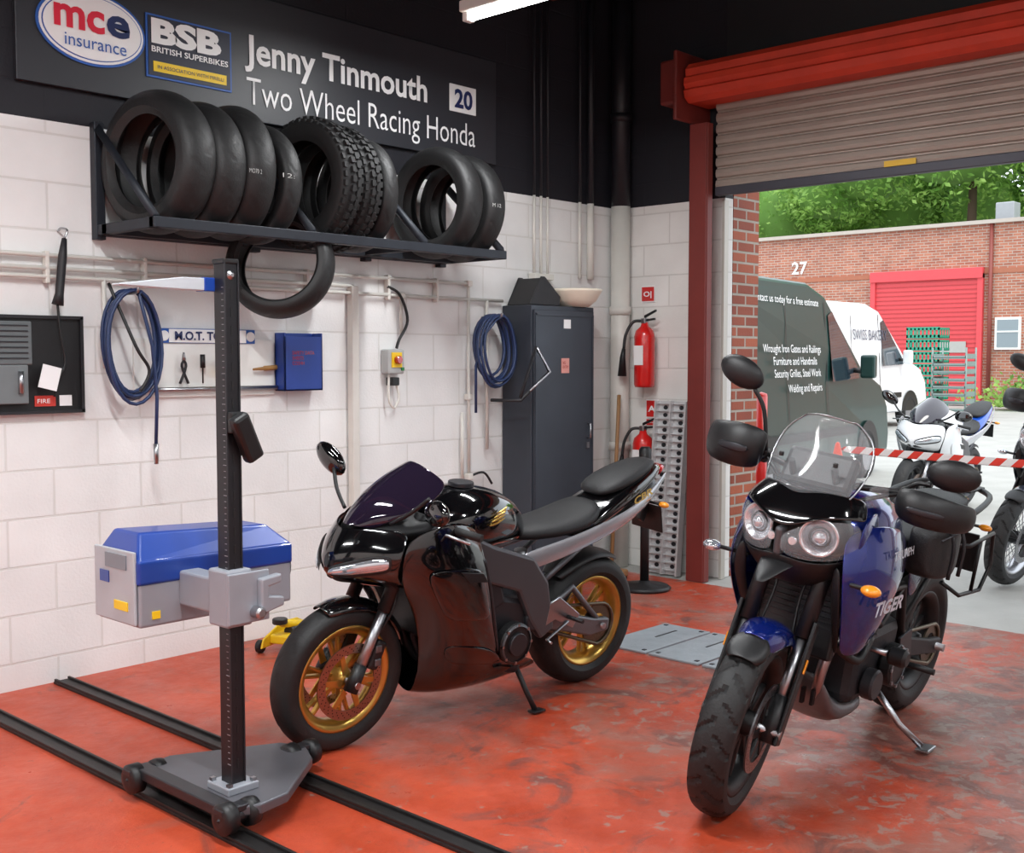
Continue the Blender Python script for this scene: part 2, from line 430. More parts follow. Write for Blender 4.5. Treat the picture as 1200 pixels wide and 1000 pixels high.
    grid('side_fairing',[
        [(1.27,.22,.90),(1.20,.245,.93),(1.10,.25,.95),(1.00,.235,.93),(.90,.20,.90)],
        [(1.31,.23,.80),(1.22,.265,.80),(1.12,.28,.80),(1.00,.275,.79),(.88,.245,.77)],
        [(1.27,.19,.69),(1.19,.24,.68),(1.08,.27,.66),(.97,.275,.65),(.84,.25,.64)],
        [(1.16,.15,.56),(1.10,.215,.55),(1.01,.25,.53),(.90,.26,.51),(.80,.245,.50)],
        [(1.11,.13,.42),(1.04,.19,.41),(.94,.225,.39),(.84,.23,.37),(.74,.22,.34)],
        [(1.08,.10,.28),(1.00,.15,.26),(.88,.18,.25),(.70,.19,.23),(.44,.175,.25)],
        [(1.06,.05,.18),(.96,.08,.155),(.84,.09,.145),(.64,.09,.14),(.38,.09,.17)],
        [(1.05,0,.16),(.95,0,.135),(.83,0,.13),(.63,0,.13),(.37,0,.155)]],paint,P,mir=True)
    grid('fairing_mid_panel',[
        [(1.22,.262,.77),(1.10,.286,.77),(.98,.286,.76),(.90,.268,.74)],
        [(1.15,.255,.66),(1.06,.281,.65),(.96,.286,.65),(.88,.270,.64)],
        [(1.07,.238,.54),(1.00,.262,.53),(.91,.272,.52),(.83,.264,.51)]],paint,P,mir=True,t=.010,s=2)
    grid('fairing_lower_crease',[
        [(1.05,.195,.43),(.93,.238,.41),(.80,.245,.38)],
        [(1.00,.175,.32),(.88,.205,.30),(.66,.215,.28)]],paint,P,mir=True,t=.010,s=2)
    for s in (1,-1):
        plate('fairing_vent',[(1.05,.75),(.93,.73),(.90,.69),(1.00,.70)],s*.288,.008,BLK,P,b=.002)
        tube('fairing_edge',sm([(.885,s*.243,.77),(.845,s*.25,.64),(.805,s*.246,.50),(.745,s*.222,.345)],5),.007,DGREY,P,6)
    R_=[]
    for x,z,w,dz in ((1.42,.915,.085,.01),(1.36,.985,.135,.03),(1.28,1.05,.165,.06),(1.19,1.11,.17,.09),(1.10,1.15,.13,.08)):
        R_.append([(x-.10*u*u*.9,u*w,z-dz*u*u) for u in (-1,-.75,-.4,0,.4,.75,1)])
    grid('windscreen',R_,TINT,P,t=.004)
    loft('cockpit',[(1.0,.88,.10,.03),(1.06,.89,.16,.05),(1.2,.90,.19,.05),(1.34,.88,.14,.04),(1.38,.87,.08,.02)],BLK,P)
    box('instrument',(1.2,0,.985),(.06,.16,.09),BLK,P,(0,-.6,0),b=.01)
    loft('fuel_tank',[(.48,.79,.05,.03),(.52,.83,.095,.07),(.60,.87,.14,.11),(.72,.89,.185,.13),(.84,.895,.20,.14),(.94,.89,.185,.12),(1.02,.88,.13,.07),(1.06,.88,.08,.03)],paint,P)
    disc('fuel_cap',.055,.02,DGREY,P,(.83,0,1.032),'Z')
    if gold:
        for s in (1,-1):
            for i in range(4):
                grid('tank_wing_badge',[[(.84-.012*i,s*(.200),.90+.016*i),(.79-.012*i,s*.198,.905+.018*i),(.73,s*.188,.925+.016*i)],
                                        [(.84-.012*i,s*(.201),.89+.016*i),(.79-.012*i,s*.199,.893+.018*i),(.735,s*.189,.918+.016*i)]],GOLD,P,t=.010,s=1)
        text('tail_lettering','CBR',(-.13,.150,.885),(-.96,-.12,.26),(.24,0,.96),GOLD,P,w=.16,h=.035,bold=.03,off=.012)
    loft('rider_seat',[(.58,.79,.06,.02),(.50,.79,.10,.035),(.36,.795,.14,.04),(.20,.81,.155,.045),(.08,.845,.14,.05),(.02,.88,.09,.03)],SEAT,P)
    loft('tail_unit',[(.20,.76,.10,.03),(.10,.80,.135,.05),(-.05,.88,.14,.065),(-.20,.935,.125,.06),(-.35,.99,.09,.045),(-.46,1.03,.05,.02)],tail,P)
    loft('pillion_pad',[(.02,.93,.07,.015),(-.05,.955,.11,.035),(-.18,.995,.115,.04),(-.32,1.04,.09,.03),(-.40,1.06,.05,.012)],SEAT,P)
    loft('tail_light',[(-.44,1.0,.05,.02),(-.475,1.02,.045,.015)],REDL,P,s=0)
    loft('under_tail',[(.12,.74,.08,.03),(-.1,.80,.09,.04),(-.3,.90,.07,.04),(-.42,.97,.04,.02)],BLK,P)
    loft('exhaust_silencer',[(.05,.80,.05,.04),(-.2,.86,.06,.045),(-.40,.93,.055,.04),(-.44,.945,.045,.03)],ALU,P)
    grid('tail_side_panel',[
        [(.60,.15,.735),(.38,.15,.76),(.15,.15,.80),(-.10,.15,.86),(-.30,.118,.93),(-.48,.06,1.02)],
        [(.60,.158,.69),(.38,.158,.715),(.15,.157,.755),(-.10,.155,.815),(-.30,.124,.89),(-.48,.062,.995)],
        [(.58,.15,.64),(.38,.15,.67),(.15,.14,.71),(-.10,.13,.775),(-.30,.105,.855),(-.46,.055,.97)]],SILV,P,mir=True,t=.012)
    for s in (1,-1):
        tube('subframe_strut',[(.45,s*.13,.56),(.12,s*.13,.75)],.012,MGREY,P)
    plate('plate_hanger',[(-.38,.98),(-.46,.98),(-.42,.80),(-.40,.74),(-.37,.76),(-.38,.84)],0,.03,BLK,P)
    box('number_plate',(-.43,0,.77),(.006,.20,.14),BLK,P,(0,.25,0),b=.004)
    plate('frame_spar',[(1.12,.90),(1.06,.93),(.78,.80),(.54,.72),(.44,.60),(.38,.38),(.46,.34),(.54,.44),(.62,.58),(.86,.66),(1.10,.80)],.175,.04,frame,P,mir=True,b=.014)
    plate('swingarm',[(.44,.46),(.44,.37),(.30,.34),(.08,.275),(-.05,.285),(-.05,.345),(.06,.36),(.24,.41),(.34,.46)],.13,.035,ALU,P,mir=True,b=.01)
    for s in (1,-1): tube('swingarm_brace',[(.36,s*.13,.44),(.22,s*.13,.53),(.03,s*.13,.35)],.015,ALU,P)
    box('engine_block',(.70,0,.40),(.40,.34,.34),DGREY,P,(0,-.25,0),b=.03)
    box('cylinder_bank',(.82,0,.62),(.22,.36,.26),DGREY,P,(0,.35,0),b=.02)
    box('radiator',(1.04,0,.60),(.04,.34,.34),BLK,P,(0,-.2,0),b=.01)
    for i in range(4): tube('exhaust_header',sm([(.96,-.12+.08*i,.56),(1.00,-.12+.08*i,.42),(.90,-.09+.06*i,.24),(.65,0,.19)],4),.018,DGREY,P)
    lathe('rear_sprocket',[(.10,-.003),(.10,.003),(.05,.003),(.05,-.003)],CHAIN,P,(0,.112,.315),seg=44,closed=True,smooth=False)
    ch=[(0+.10*math.cos(a),.118,.315+.10*math.sin(a)) for a in [pi/2+pi*k/10 for k in range(11)]]
    ch+=[(.45+.04*math.cos(a),.118,.42+.04*math.sin(a)) for a in [-pi/2+pi*k/6 for k in range(7)]]
    tube('chain',ch,.009,CHAIN,P,6,closed=True)
    tube('shock_absorber',[(.40,0,.40),(.44,0,.70)],.03,STEEL,P)
    tube('side_stand',[(.56,.12,.26),(.53,.20,.12),(.51,.245,.045)],.012,BLK,P)
    box('side_stand_foot',(.505,.25,.042),(.07,.045,.01),BLK,P,(math.radians(lean),0,0),b=.003)
    return P

# ------------------------------------------------------------------ adventure bike
def adv_bike(name,loc,head,lean,paint,steer=0,rim=BLK,wire=False,texts=True,bag=True):
    P=E(name,loc,(math.radians(-lean),0,math.radians(head)))
    F=E('front_end',P=P)
    ang=math.radians(24); axis=Vector((-math.sin(ang),0,math.cos(ang))); pv=Vector((1.17,0,1.0))
    F.matrix_local=Matrix.Translation(pv)@Matrix.Rotation(math.radians(steer),4,axis)@Matrix.Translation(-pv)
    wheel(F,1.53,.33,.33,.13,.245,rim,18 if wire else 10,(-.075,.075),STEEL,.155,tread='block',hubm=BLK,pair=False,thin=wire)
    wheel(P,0,.325,.325,.155,.22,rim,18 if wire else 10,(-.09,),STEEL,.115,tread='block',hubm=BLK,pair=False,thin=wire)
    for s in (1,-1):
        tube('fork_leg',[(1.50,s*.10,.36),(1.37,s*.10,.66)],.020,STEEL,F)
        tube('fork_casting',[(1.535,s*.10,.29),(1.50,s*.10,.36),(1.465,s*.10,.44)],[.03,.034,.026],BLK,F)
        tube('fork_upper',[(1.385,s*.10,.63),(1.19,s*.10,1.07)],.029,BLK,F)
        plate('fork_guard',[(1.56,.30),(1.50,.28),(1.40,.50),(1.34,.68),(1.39,.70),(1.47,.50)],s*.132,.014,BLK,F)
        box('fork_reflector',(1.425,s*.143,.55),(.02,.006,.05),AMB,F,(0,-.42,0),b=.002)
        caliper(F,1.43,.40,s*.088,DGREY,-.4)
        tube('brake_hose',sm([(1.42,s*.09,.45),(1.36,s*.06,.62),(1.30,s*.05,.80),(1.22,s*.12,1.0)],5),.005,BLK,F)
        tube('grip',[(1.06,s*.30,1.145),(1.02,s*.43,1.135)],.018,RUB,F)
        tube('bar_end',[(1.02,s*.43,1.135),(1.015,s*.45,1.133)],.021,DGREY,F)
        box('switchgear',(1.075,s*.265,1.147),(.05,.05,.05),BLK,F,b=.008)
        tube('lever',sm([(1.09,s*.25,1.145),(1.13,s*.28,1.14),(1.10,s*.42,1.12)],4),.006,BLK,F)
        up=.025 if s<0 else -.02; k=1.0 if s<0 else .75
        def hg(rows,m,t): grid('hand_guard',[[(x,s*y,1.145+(z-1.145)*k+up) for x,y,z in r] for r in rows],m,F,t=t,s=1)
        hg([[(1.12,.24,1.21),(1.16,.28,1.235),(1.165,.36,1.235),(1.12,.45,1.215),(1.03,.485,1.195)],
            [(1.15,.24,1.18),(1.195,.28,1.19),(1.20,.37,1.185),(1.14,.465,1.17),(1.03,.50,1.16)],
            [(1.15,.24,1.12),(1.195,.28,1.115),(1.20,.37,1.11),(1.14,.465,1.10),(1.03,.50,1.10)],
            [(1.12,.26,1.08),(1.165,.29,1.07),(1.165,.36,1.065),(1.12,.45,1.065),(1.03,.485,1.075)]],BLK,.010)
        hg([[(1.20,.28,1.165),(1.207,.35,1.162),(1.16,.43,1.155)],[(1.20,.28,1.13),(1.207,.35,1.128),(1.16,.43,1.125)]],DGREY,.006)
        mz=1.43 if s<0 else 1.26
        tube('mirror_stalk',sm([(1.09,s*.25,1.16),(1.10,s*.29,mz-.12 if s<0 else 1.2),(1.11,s*.34,mz-.05)],5),.008,BLK,F)
        ell('mirror',(1.11,s*.40,mz),(.035,.09,.055),BLK,F,(-.3 if s<0 else .1,0,0))
        ell('mirror_glass',(1.085,s*.40,mz),(.014,.078,.045),STEEL,F,(-.3 if s<0 else .1,0,0))
        ry=(0,.05,s*.3)
        lathe('headlamp_reflector',[(0,-.06),(.025,-.055),(.045,-.03),(.058,-.004),(.066,.0),(.066,-.012)],CHR,P,(1.39,s*.115,.98),ry,'X',32)
        ell('headlamp_projector',(1.372,s*.112,.98),(.026,.026,.026),LENS,P)
        lathe('projector_ring',[(.030,0),(.034,.006),(.038,0)],BLK,P,(1.372,s*.112,.98),ry,'X',28)
        disc('side_light',.015,.012,CHR,P,(1.418,s*.038,.955),'X')
        tube('indicator_stalk',[(1.32,s*.16,.84),(1.33,s*.27,.84)],.008,BLK,P)
        ell('indicator',(1.335,s*.30,.84),(.03,.035,.02),AMB if s>0 else LENS,P)
        tube('foot_peg',[(.48,s*.15,.36),(.47,s*.29,.36)],.013,BLK,P)
        plate('peg_hanger',[(.56,.48),(.44,.50),(.40,.36),(.50,.32)],s*.16,.012,DGREY,P,b=.003)
        disc('crash_bobbin',.035,.07,BLK,P,(.86,s*.27,.50))
        tube('crash_bobbin_stem',[(.86,s*.10,.50),(.86,s*.25,.50)],.012,STEEL,P)
        disc('engine_side_cover',.085,.05,BLK,P,(.66,s*.185,.40)); lathe('cover_ring',[(.07,-.004),(.078,0),(.07,.004)],ALU,P,(.66,s*.212,.40),seg=30)
        disc('clutch_cover',.06,.05,DGREY,P,(.84,s*.18,.36))
        boxes('cover_bolts',[((.66+.078*math.cos(a),s*.213,.40+.078*math.sin(a)),(.012,.008,.012)) for a in [k_*pi/4 for k_ in range(8)]],STEEL,P)
        tube('pannier_rail',[(.10,s*.14,.80),(.04,s*.21,.80),(-.26,s*.21,.82),(-.34,s*.20,.66),(-.24,s*.20,.56),(.04,s*.20,.58),(.14,s*.15,.64)],.009,BLK,P)
        tube('pannier_strut',[(-.10,s*.21,.81),(-.12,s*.20,.57)],.008,BLK,P)
        tube('grab_rail',sm([(.18,s*.13,.88),(.05,s*.19,.93),(-.25,s*.17,.97),(-.38,s*.08,.98)],5),.013,BLK,P)
        tube('seat_subframe',[(.62,s*.12,.72),(.10,s*.12,.78),(-.25,s*.09,.86)],.015,BLK,P)
        tube('subframe_strut',[(.48,s*.12,.48),(.08,s*.12,.77)],.013,BLK,P)
        tube('trellis_frame',[(1.14,s*.05,.92),(.95,s*.16,.72),(.60,s*.15,.70),(.48,s*.14,.42)],.019,BLK,P)
        tube('trellis_brace',[(1.12,s*.05,.84),(.80,s*.16,.58),(.60,s*.15,.70)],.015,BLK,P)
        tube('coolant_hose',sm([(1.14,s*.13,.56),(1.05,s*.19,.50),(.93,s*.18,.56)],5),.016,BLK,P)
        grid('side_panel',[[(.64,.165,.82),(.50,.165,.81),(.34,.15,.82)],[(.62,.175,.74),(.50,.17,.72),(.38,.155,.74)],[(.58,.165,.66),(.52,.165,.64),(.46,.155,.66)]],paint,P,mir=True,t=.008)
        tube('indicator_stalk_rear',[(-.34,s*.04,.82),(-.34,s*.13,.82)],.007,BLK,P); ell('indicator_rear',(-.34,s*.15,.82),(.02,.03,.016),AMB,P)
    for q in (.97,1.07): box('triple_clamp',(1.235-(q-.97)*.44,0,q),(.08,.26,.03),DGREY,F,(0,-.42,0),b=.01)
    tube('handlebar',sm([(1.02,-.43,1.135),(1.07,-.27,1.15),(1.15,-.13,1.145),(1.17,0,1.13),(1.15,.13,1.145),(1.07,.27,1.15),(1.02,.43,1.135)],5),.012,BLK,F)
    tube('cable_bundle',sm([(1.08,.25,1.15),(1.20,.16,1.12),(1.24,.05,1.05),(1.2,.06,.95)],5),.008,BLK,F)
    tube('cable_bundle',sm([(1.08,-.25,1.15),(1.20,-.16,1.12),(1.24,-.05,1.05),(1.2,-.06,.95)],5),.008,BLK,F)
    tube('front_axle',[(1.53,-.14,.33),(1.53,.14,.33)],.016,STEEL,F)
    tube('rear_axle',[(0,-.17,.325),(0,.17,.325)],.016,STEEL,P)
    fender(F,'front_mudguard',1.53,.33,.362,.17,72,152,paint,drop=.07)
    fender(F,'front_mudguard_tip',1.53,.33,.356,.135,55,76,BLK,drop=.03)
    fender(P,'rear_hugger',0,.325,.36,.17,50,125,BLK)
    grid('cowl_brow',[
        [(1.20,.19,1.11),(1.28,.15,1.125),(1.335,.08,1.13),(1.35,0,1.13)],
        [(1.25,.215,1.06),(1.345,.18,1.08),(1.41,.10,1.065),(1.435,0,1.035)],
        [(1.26,.22,1.04),(1.365,.185,1.06),(1.43,.10,1.042),(1.455,0,.985)]],GBLK,P,mir=True,t=.008)
    grid('cowl_chin',[
        [(1.25,.215,.925),(1.355,.185,.905),(1.425,.10,.89),(1.455,0,.915)],
        [(1.23,.19,.885),(1.33,.16,.855),(1.405,.09,.845),(1.435,0,.855)],
        [(1.17,.14,.82),(1.27,.11,.79),(1.35,.06,.79),(1.38,0,.80)]],BLK,P,mir=True,t=.008)
    grid('cowl_cheek',[
        [(1.12,.20,1.08),(1.25,.222,1.06),(1.285,.220,1.035)],
        [(1.10,.21,.98),(1.25,.230,.98),(1.305,.222,.98)],
        [(1.12,.19,.89),(1.24,.215,.92),(1.285,.214,.925)]],paint,P,mir=True,t=.008)
    loft('cowl_backing',[(1.16,.97,.13,.10),(1.22,.97,.18,.10),(1.30,.97,.17,.09),(1.325,.97,.12,.06)],BLK,P)
    grid('headlamp_cover',[
        [(1.275,.220,1.035),(1.37,.184,1.055),(1.432,.10,1.035),(1.452,.012,.985)],
        [(1.30,.224,.98),(1.395,.190,.98),(1.450,.10,.97),(1.470,.012,.955)],
        [(1.275,.214,.925),(1.36,.184,.912),(1.430,.10,.895),(1.458,.012,.912)]],GLASS,P,mir=True,t=.004)
    box('cowl_bridge',(1.43,0,.95),(.05,.03,.10),MGREY,P,(0,.1,0),b=.01)
    grid('beak',[
        [(1.38,.075,.88),(1.44,.06,.87),(1.50,.04,.845),(1.55,.015,.815)],
        [(1.38,0,.895),(1.44,0,.885),(1.50,0,.86),(1.555,0,.825)]],BLK,P,mir=True)
    R_=[]
    for x,z,w,d in ((1.385,1.08,.12,.05),(1.35,1.15,.165,.08),(1.30,1.235,.18,.09),(1.255,1.315,.16,.08),(1.23,1.37,.10,.06)):
        R_.append([(x-d*u*u,u*w,z-.02*u*u) for u in (-1,-.75,-.4,0,.4,.75,1)])
    grid('windscreen',R_,GLASS,P,t=.004)
    edge=[R_[0][0],R_[1][0],R_[2][0],R_[3][0]]+R_[4]+[R_[3][-1],R_[2][-1],R_[1][-1],R_[0][-1]]
    tube('windscreen_edge',sm(edge,4),.003,STEEL,P,6)
    for s in (1,-1):
        tube('screen_bracket',[(1.20,s*.08,1.08),(1.27,s*.08,1.2)],.012,BLK,P)
        grid('wind_deflector',[[(1.30,s*.20,1.08),(1.24,s*.235,1.10),(1.18,s*.25,1.09)],[(1.26,s*.205,1.18),(1.21,s*.235,1.19),(1.17,s*.245,1.17)]],GLASS,P,t=.003,s=1)
    boxes('screen_bolts',[((1.315,s*.10,1.22),(.012,.016,.016)) for s in (1,-1)],BLK,P,b=.003)
    box('dashboard',(1.20,0,1.17),(.06,.26,.14),BLK,P,(0,-.5,0),b=.02)
    disc('rev_counter',.042,.02,DGREY,P,(1.165,.05,1.19),'X',(0,-.5,0))
    loft('fuel_tank',[(.58,.84,.07,.03),(.64,.88,.13,.08),(.74,.93,.17,.13),(.88,.95,.20,.155),(1.02,.95,.21,.15),(1.12,.94,.18,.12),(1.19,.93,.11,.07)],paint,P)
    disc('fuel_cap',.05,.02,DGREY,P,(.92,0,1.105),'Z')
    grid('tank_shroud',[
        [(1.32,.165,1.00),(1.20,.235,1.04),(1.02,.255,1.01),(.86,.215,.95)],
        [(1.37,.20,.91),(1.23,.28,.93),(1.04,.29,.91),(.82,.225,.86)],
        [(1.36,.21,.79),(1.22,.295,.80),(1.03,.295,.80),(.80,.21,.78)],
        [(1.29,.20,.66),(1.18,.28,.66),(1.03,.26,.67),(.86,.18,.71)],
        [(1.22,.18,.54),(1.15,.23,.55),(1.05,.22,.59),(.96,.17,.65)]],paint,P,mir=True)
    grid('shroud_trim',[
        [(1.34,.16,.90),(1.33,.16,.79),(1.27,.16,.68),(1.19,.15,.54)],
        [(1.352,.195,.89),(1.348,.205,.79),(1.28,.195,.68),(1.205,.175,.54)]],BLK,P,mir=True,t=.010)
    box('radiator',(1.17,0,.66),(.04,.30,.30),BLK,P,(0,-.15,0),b=.01)
    boxes('radiator_fins',[((1.195,0,.54+.02*i),(.004,.28,.006)) for i in range(13)],DGREY,P)
    box('engine_block',(.74,0,.42),(.42,.30,.28),BLK2,P,(0,0,0),b=.04)
    box('cylinder_block',(.90,0,.63),(.20,.30,.30),BLK2,P,(0,.35,0),b=.02)
    boxes('cooling_fins',[((.92,0,.54+.028*i),(.23,.32,.008)) for i in range(6)],DGREY,P)
    loft('sump_guard',[(1.10,.42,.09,.02),(1.06,.32,.12,.06),(.98,.25,.13,.06),(.80,.22,.12,.04),(.62,.22,.10,.03)],ALU,P)
    boxes('sump_guard_slots',[((1.115-.03*abs(i)*.3,.035*i,.33),(.02,.012,.06)) for i in (-2,-1,0,1,2)],BLK,P)
    for i in range(3): tube('exhaust_header',sm([(1.0,-.09+.09*i,.58),(1.10,-.09+.09*i,.46),(1.0,-.06+.05*i,.27),(.7,-.04,.22)],4),.02,STEEL,P)
    tube('exhaust_pipe',sm([(.55,-.08,.25),(.35,-.15,.32),(.22,-.19,.42)],4),.022,STEEL,P)
    tube('silencer',[(.25,-.20,.40),(-.12,-.22,.56)],[.045,.055],ALU,P,20)
    plate('swingarm',[(.52,.45),(.52,.37),(.30,.34),(0,.29),(-.06,.30),(-.06,.35),(.08,.37),(.34,.43)],.12,.03,BLK2,P,mir=True,b=.008)
    ch=[(.09*math.cos(a),.108,.325+.09*math.sin(a)) for a in [pi/2+pi*k/10 for k in range(11)]]
    ch+=[(.52+.04*math.cos(a),.108,.42+.04*math.sin(a)) for a in [-pi/2+pi*k/6 for k in range(7)]]
    tube('chain',ch,.009,CHAIN,P,6,closed=True)
    lathe('rear_sprocket',[(.09,-.003),(.09,.003),(.05,.003),(.05,-.003)],CHAIN,P,(0,.102,.325),seg=40,closed=True,smooth=False)
    tube('shock_absorber',[(.40,0,.42),(.46,0,.72)],.03,STEEL,P)
    loft('rider_seat',[(.68,.84,.06,.02),(.60,.85,.10,.035),(.45,.85,.14,.045),(.25,.86,.155,.05),(.16,.89,.14,.05)],SEAT,P)
    loft('pillion_seat',[(.20,.91,.11,.03),(.10,.925,.135,.04),(-.12,.94,.13,.04),(-.25,.95,.09,.02)],SEAT,P)
    loft('tail_unit',[(.20,.82,.12,.05),(0,.86,.12,.05),(-.25,.90,.09,.045),(-.36,.92,.05,.03)],paint,P)
    loft('tail_light',[(-.34,.90,.055,.028),(-.385,.915,.045,.02)],REDL,P,s=0)
    box('luggage_rack',(-.30,0,.985),(.20,.20,.012),BLK,P,b=.004)
    plate('plate_hanger',[(-.30,.88),(-.36,.88),(-.40,.68),(-.38,.66)],0,.05,BLK,P)
    box('number_plate_holder',(-.41,0,.68),(.012,.24,.19),BLK,P,(0,.25,0),b=.003)
    box('number_plate',(-.42,0,.68),(.006,.22,.17),M('yellow_plate',c(225,180,40),.5),P,(0,.25,0),b=.003)
    if bag:
        loft('side_bag',[(.34,.85,.03,.07,.21),(.36,.85,.06,.11,.21),(.50,.86,.075,.125,.22),(.66,.86,.06,.10,.21),(.68,.86,.03,.07,.21)],SEAT,P,e=5)
        tube('bag_strap',sm([(.46,.14,.98),(.46,.24,.99),(.46,.305,.90),(.46,.305,.76)],4),.008,BLK2,P,6)
        tube('bag_strap',sm([(.56,.14,.98),(.56,.24,.99),(.56,.30,.90),(.56,.30,.76)],4),.008,BLK2,P,6)
        tube('bag_zip',[(.36,.285,.93),(.50,.302,.94),(.66,.285,.92)],.004,DGREY,P,6)
    if texts:
        TW=M('decal_grey',c(190,195,205),.4)
        text('shroud_lettering','TIGER',(1.28,.280,.74),(-1,0.03,0),(0,0.12,1),TW,P,w=.24,h=.052,bold=.03,off=.022)
        text('tank_lettering','TRIUMPH',(1.16,.278,.915),(-.99,-.02,0),(0,-.1,1),TW,P,w=.19,h=.03,bold=.02,off=.020)
    tube('side_stand',[(.60,.10,.28),(.56,.22,.14),(.53,.31,.075)],.013,STEEL,P)
    box('side_stand_foot',(.52,.325,.068),(.09,.055,.012),STEEL,P,(math.radians(lean),0,0),b=.004)
    return P

# ------------------------------------------------------------------ room shell
WA=block_mat('white_block_left',0,c(236,236,235),c(231,231,230),c(220,219,216),.45,.225,.006,split=.51,bstr=.45,lo=.93,hi=1.03)
WB=block_mat('white_block_back',1,c(236,235,232),c(230,229,225),c(216,214,210),.45,.225,.006,split=.51,bstr=.45,lo=.92,hi=1.03)
BR=block_mat('red_brick',0,c(176,92,62),c(142,66,46),c(176,166,154),.225,.075,.010,bstr=.8)
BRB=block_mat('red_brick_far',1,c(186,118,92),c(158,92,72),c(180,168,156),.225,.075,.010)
BRW=block_mat('red_brick_wall',1,c(170,88,60),c(142,66,46),c(170,160,148),.225,.075,.010)
box('wall_left',(-4.6,.1,2.15),(10.1,.2,4.3),WA)
box('wall_back',(.05,-.465,2.15),(.10,.93,4.3),WB)
box('wall_back_lintel',(.06,-2.8,3.55),(.12,3.74,1.5),BLK2)
box('wall_back_far_side',(.05,-6.35,2.15),(.10,3.3,4.3),WB)
box('trim_brick_pier',(.28,-.43,2.15),(.34,1.0,4.3),BR)
box('trim_brick_pier_far',(.28,-6.35,2.15),(.34,3.3,4.3),BR)
box('trim_brick_lintel',(.28,-2.8,3.75),(.34,3.74,1.1),BRW)
box('wall_right',(-4.6,-8.1,2.15),(10.1,.2,4.3),WA)
box('wall_front',(-9.75,-4,2.15),(.2,8.2,4.3),WB)
box('ceiling',(-4.6,-4,4.35),(10.2,8.4,.1),M('dark_ceiling',c(26,25,30),.8))
box('floor',(-4.95,-4,-.1),(9.4,8.0,.2),floor_mat())
CONC=M('yard_concrete',c(168,168,164),.85,var=.18,vs=2.5,bump=.4,bs=30)
mesh('yard_ground',[(-.25,-25,-.005),(-.25,.0,-.005),(.5,30,.0),(.5,-25,.0),(-.25,.0,-.005),(45,40,.5),(45,-25,.5)],
     [(0,1,2,3),(3,2,5,6)],CONC)

SH=M('shutter_slat_metal',c(160,148,138),.5,metal=.35,var=.12,vs=3)
v=[];f=[]; zz=2.70; prof=[]
while zz<3.42:
    for dz,dx in ((0,0),(.008,-.016),(.03,-.022),(.055,-.016),(.066,0)): prof.append((-.12+dx,zz+dz))
    zz+=.075
for x,z in prof: v+= [(x,-.94,z),(x,-4.70,z)]
for i in range(len(prof)-1): f.append((2*i,2*i+1,2*i+3,2*i+2))
SHU=E('roller_shutter')
solid(mesh('shutter_curtain',v,f,SH,SHU),.003)
box('shutter_bottom_bar',(-.125,-2.82,2.685),(.05,3.76,.06),M('bottom_bar_grey',c(70,70,78),.5,metal=.4),SHU,b=.006)
box('warning_label',(-.153,-2.25,2.73),(.004,.20,.035),M('label_yellow',c(220,180,40),.5),SHU)
RED=M('red_oxide_steel',c(200,60,36),.6,var=.25,vs=5,bump=.1)
DRED=M('dark_red_steel',c(112,40,34),.55,var=.2,vs=6)
v=[];f=[]; pr=[(-.05,3.27),(-.30,3.27),(-.345,3.30),(-.36,3.345),(-.34,3.36),(-.36,3.39),(-.355,3.43),(-.335,3.445),(-.34,3.49),(-.30,3.53),(-.05,3.55)]
for x,z in pr: v+=[(x,-.82,z),(x,-4.8,z)]
n=len(pr)
for i in range(n-1): f.append((2*i,2*i+1,2*i+3,2*i+2))
f.append(tuple(2*i for i in range(n))); f.append(tuple(2*i+1 for i in range(n)))
mesh('shutter_housing',v,f,RED,SHU)
box('shutter_end_plate',(-.21,-.79,3.38),(.42,.03,.46),DRED,SHU,b=.01)
box('shutter_drive_box',(-.22,-.70,3.42),(.3,.14,.3),DRED,SHU,b=.02)
boxes('door_frame_channel',[((-.235,-.865,1.57),(.015,.13,3.14)),((-.13,-.80,1.57),(.22,.015,3.14)),((-.2,-.93,1.57),(.06,.012,3.14)),
                            ((-.235,-4.75,1.57),(.015,.13,3.14)),((-.13,-4.8,1.57),(.22,.015,3.14))],DRED,b=.003)
box('trim_door_guide',(-.02,-.945,1.32),(.05,.02,2.64),M('guide_grey',c(190,186,178),.5,metal=.3))
boxes('ceiling_beam',[((-.9,-4,4.0),(.18,7.9,.012)),((-.9,-4,4.25),(.18,7.9,.012)),((-.9,-4,4.12),(.012,7.9,.25))],DRED)
boxes('ceiling_beam',[((-5,-4,4.1),(.18,7.9,.012)),((-5,-4,4.29),(.18,7.9,.012)),((-5,-4,4.2),(.012,7.9,.18))],DRED)

# ------------------------------------------------------------------ lights
TUBE=M('fluorescent_tube',(1,.98,.93,1),.3,emit=14,var=.0)
def lamp(x,y0,y1,z,power):
    P=E('fluorescent_ceiling_light',(x,(y0+y1)/2,z)); L=abs(y1-y0)
    box('batten',(0,0,.04),(.11,L,.06),WHITE,P,b=.008)
    tube('fluorescent_tube',[(0,-L/2+.04,-.01),(0,L/2-.04,-.01)],.024,TUBE,P)
    for s in (1,-1):
        box('end_cap',(0,s*(L/2-.02),-.005),(.06,.04,.06),WHITE,P,b=.006)
        tube('hanger',[(0,s*L*.35,.07),(0,s*L*.35,4.3-z)],.004,DGREY,P,6)
    l=bpy.data.lights.new('tube_glow','AREA'); l.shape='RECTANGLE'; l.size=.10; l.size_y=L; l.energy=power; l.color=(.965,.985,1)
    o=bpy.data.objects.new('tube_glow',l); COL.objects.link(o); o.parent=P; o.location=(0,0,-.04)
lamp(-2.45,-.85,-2.35,3.38,55)
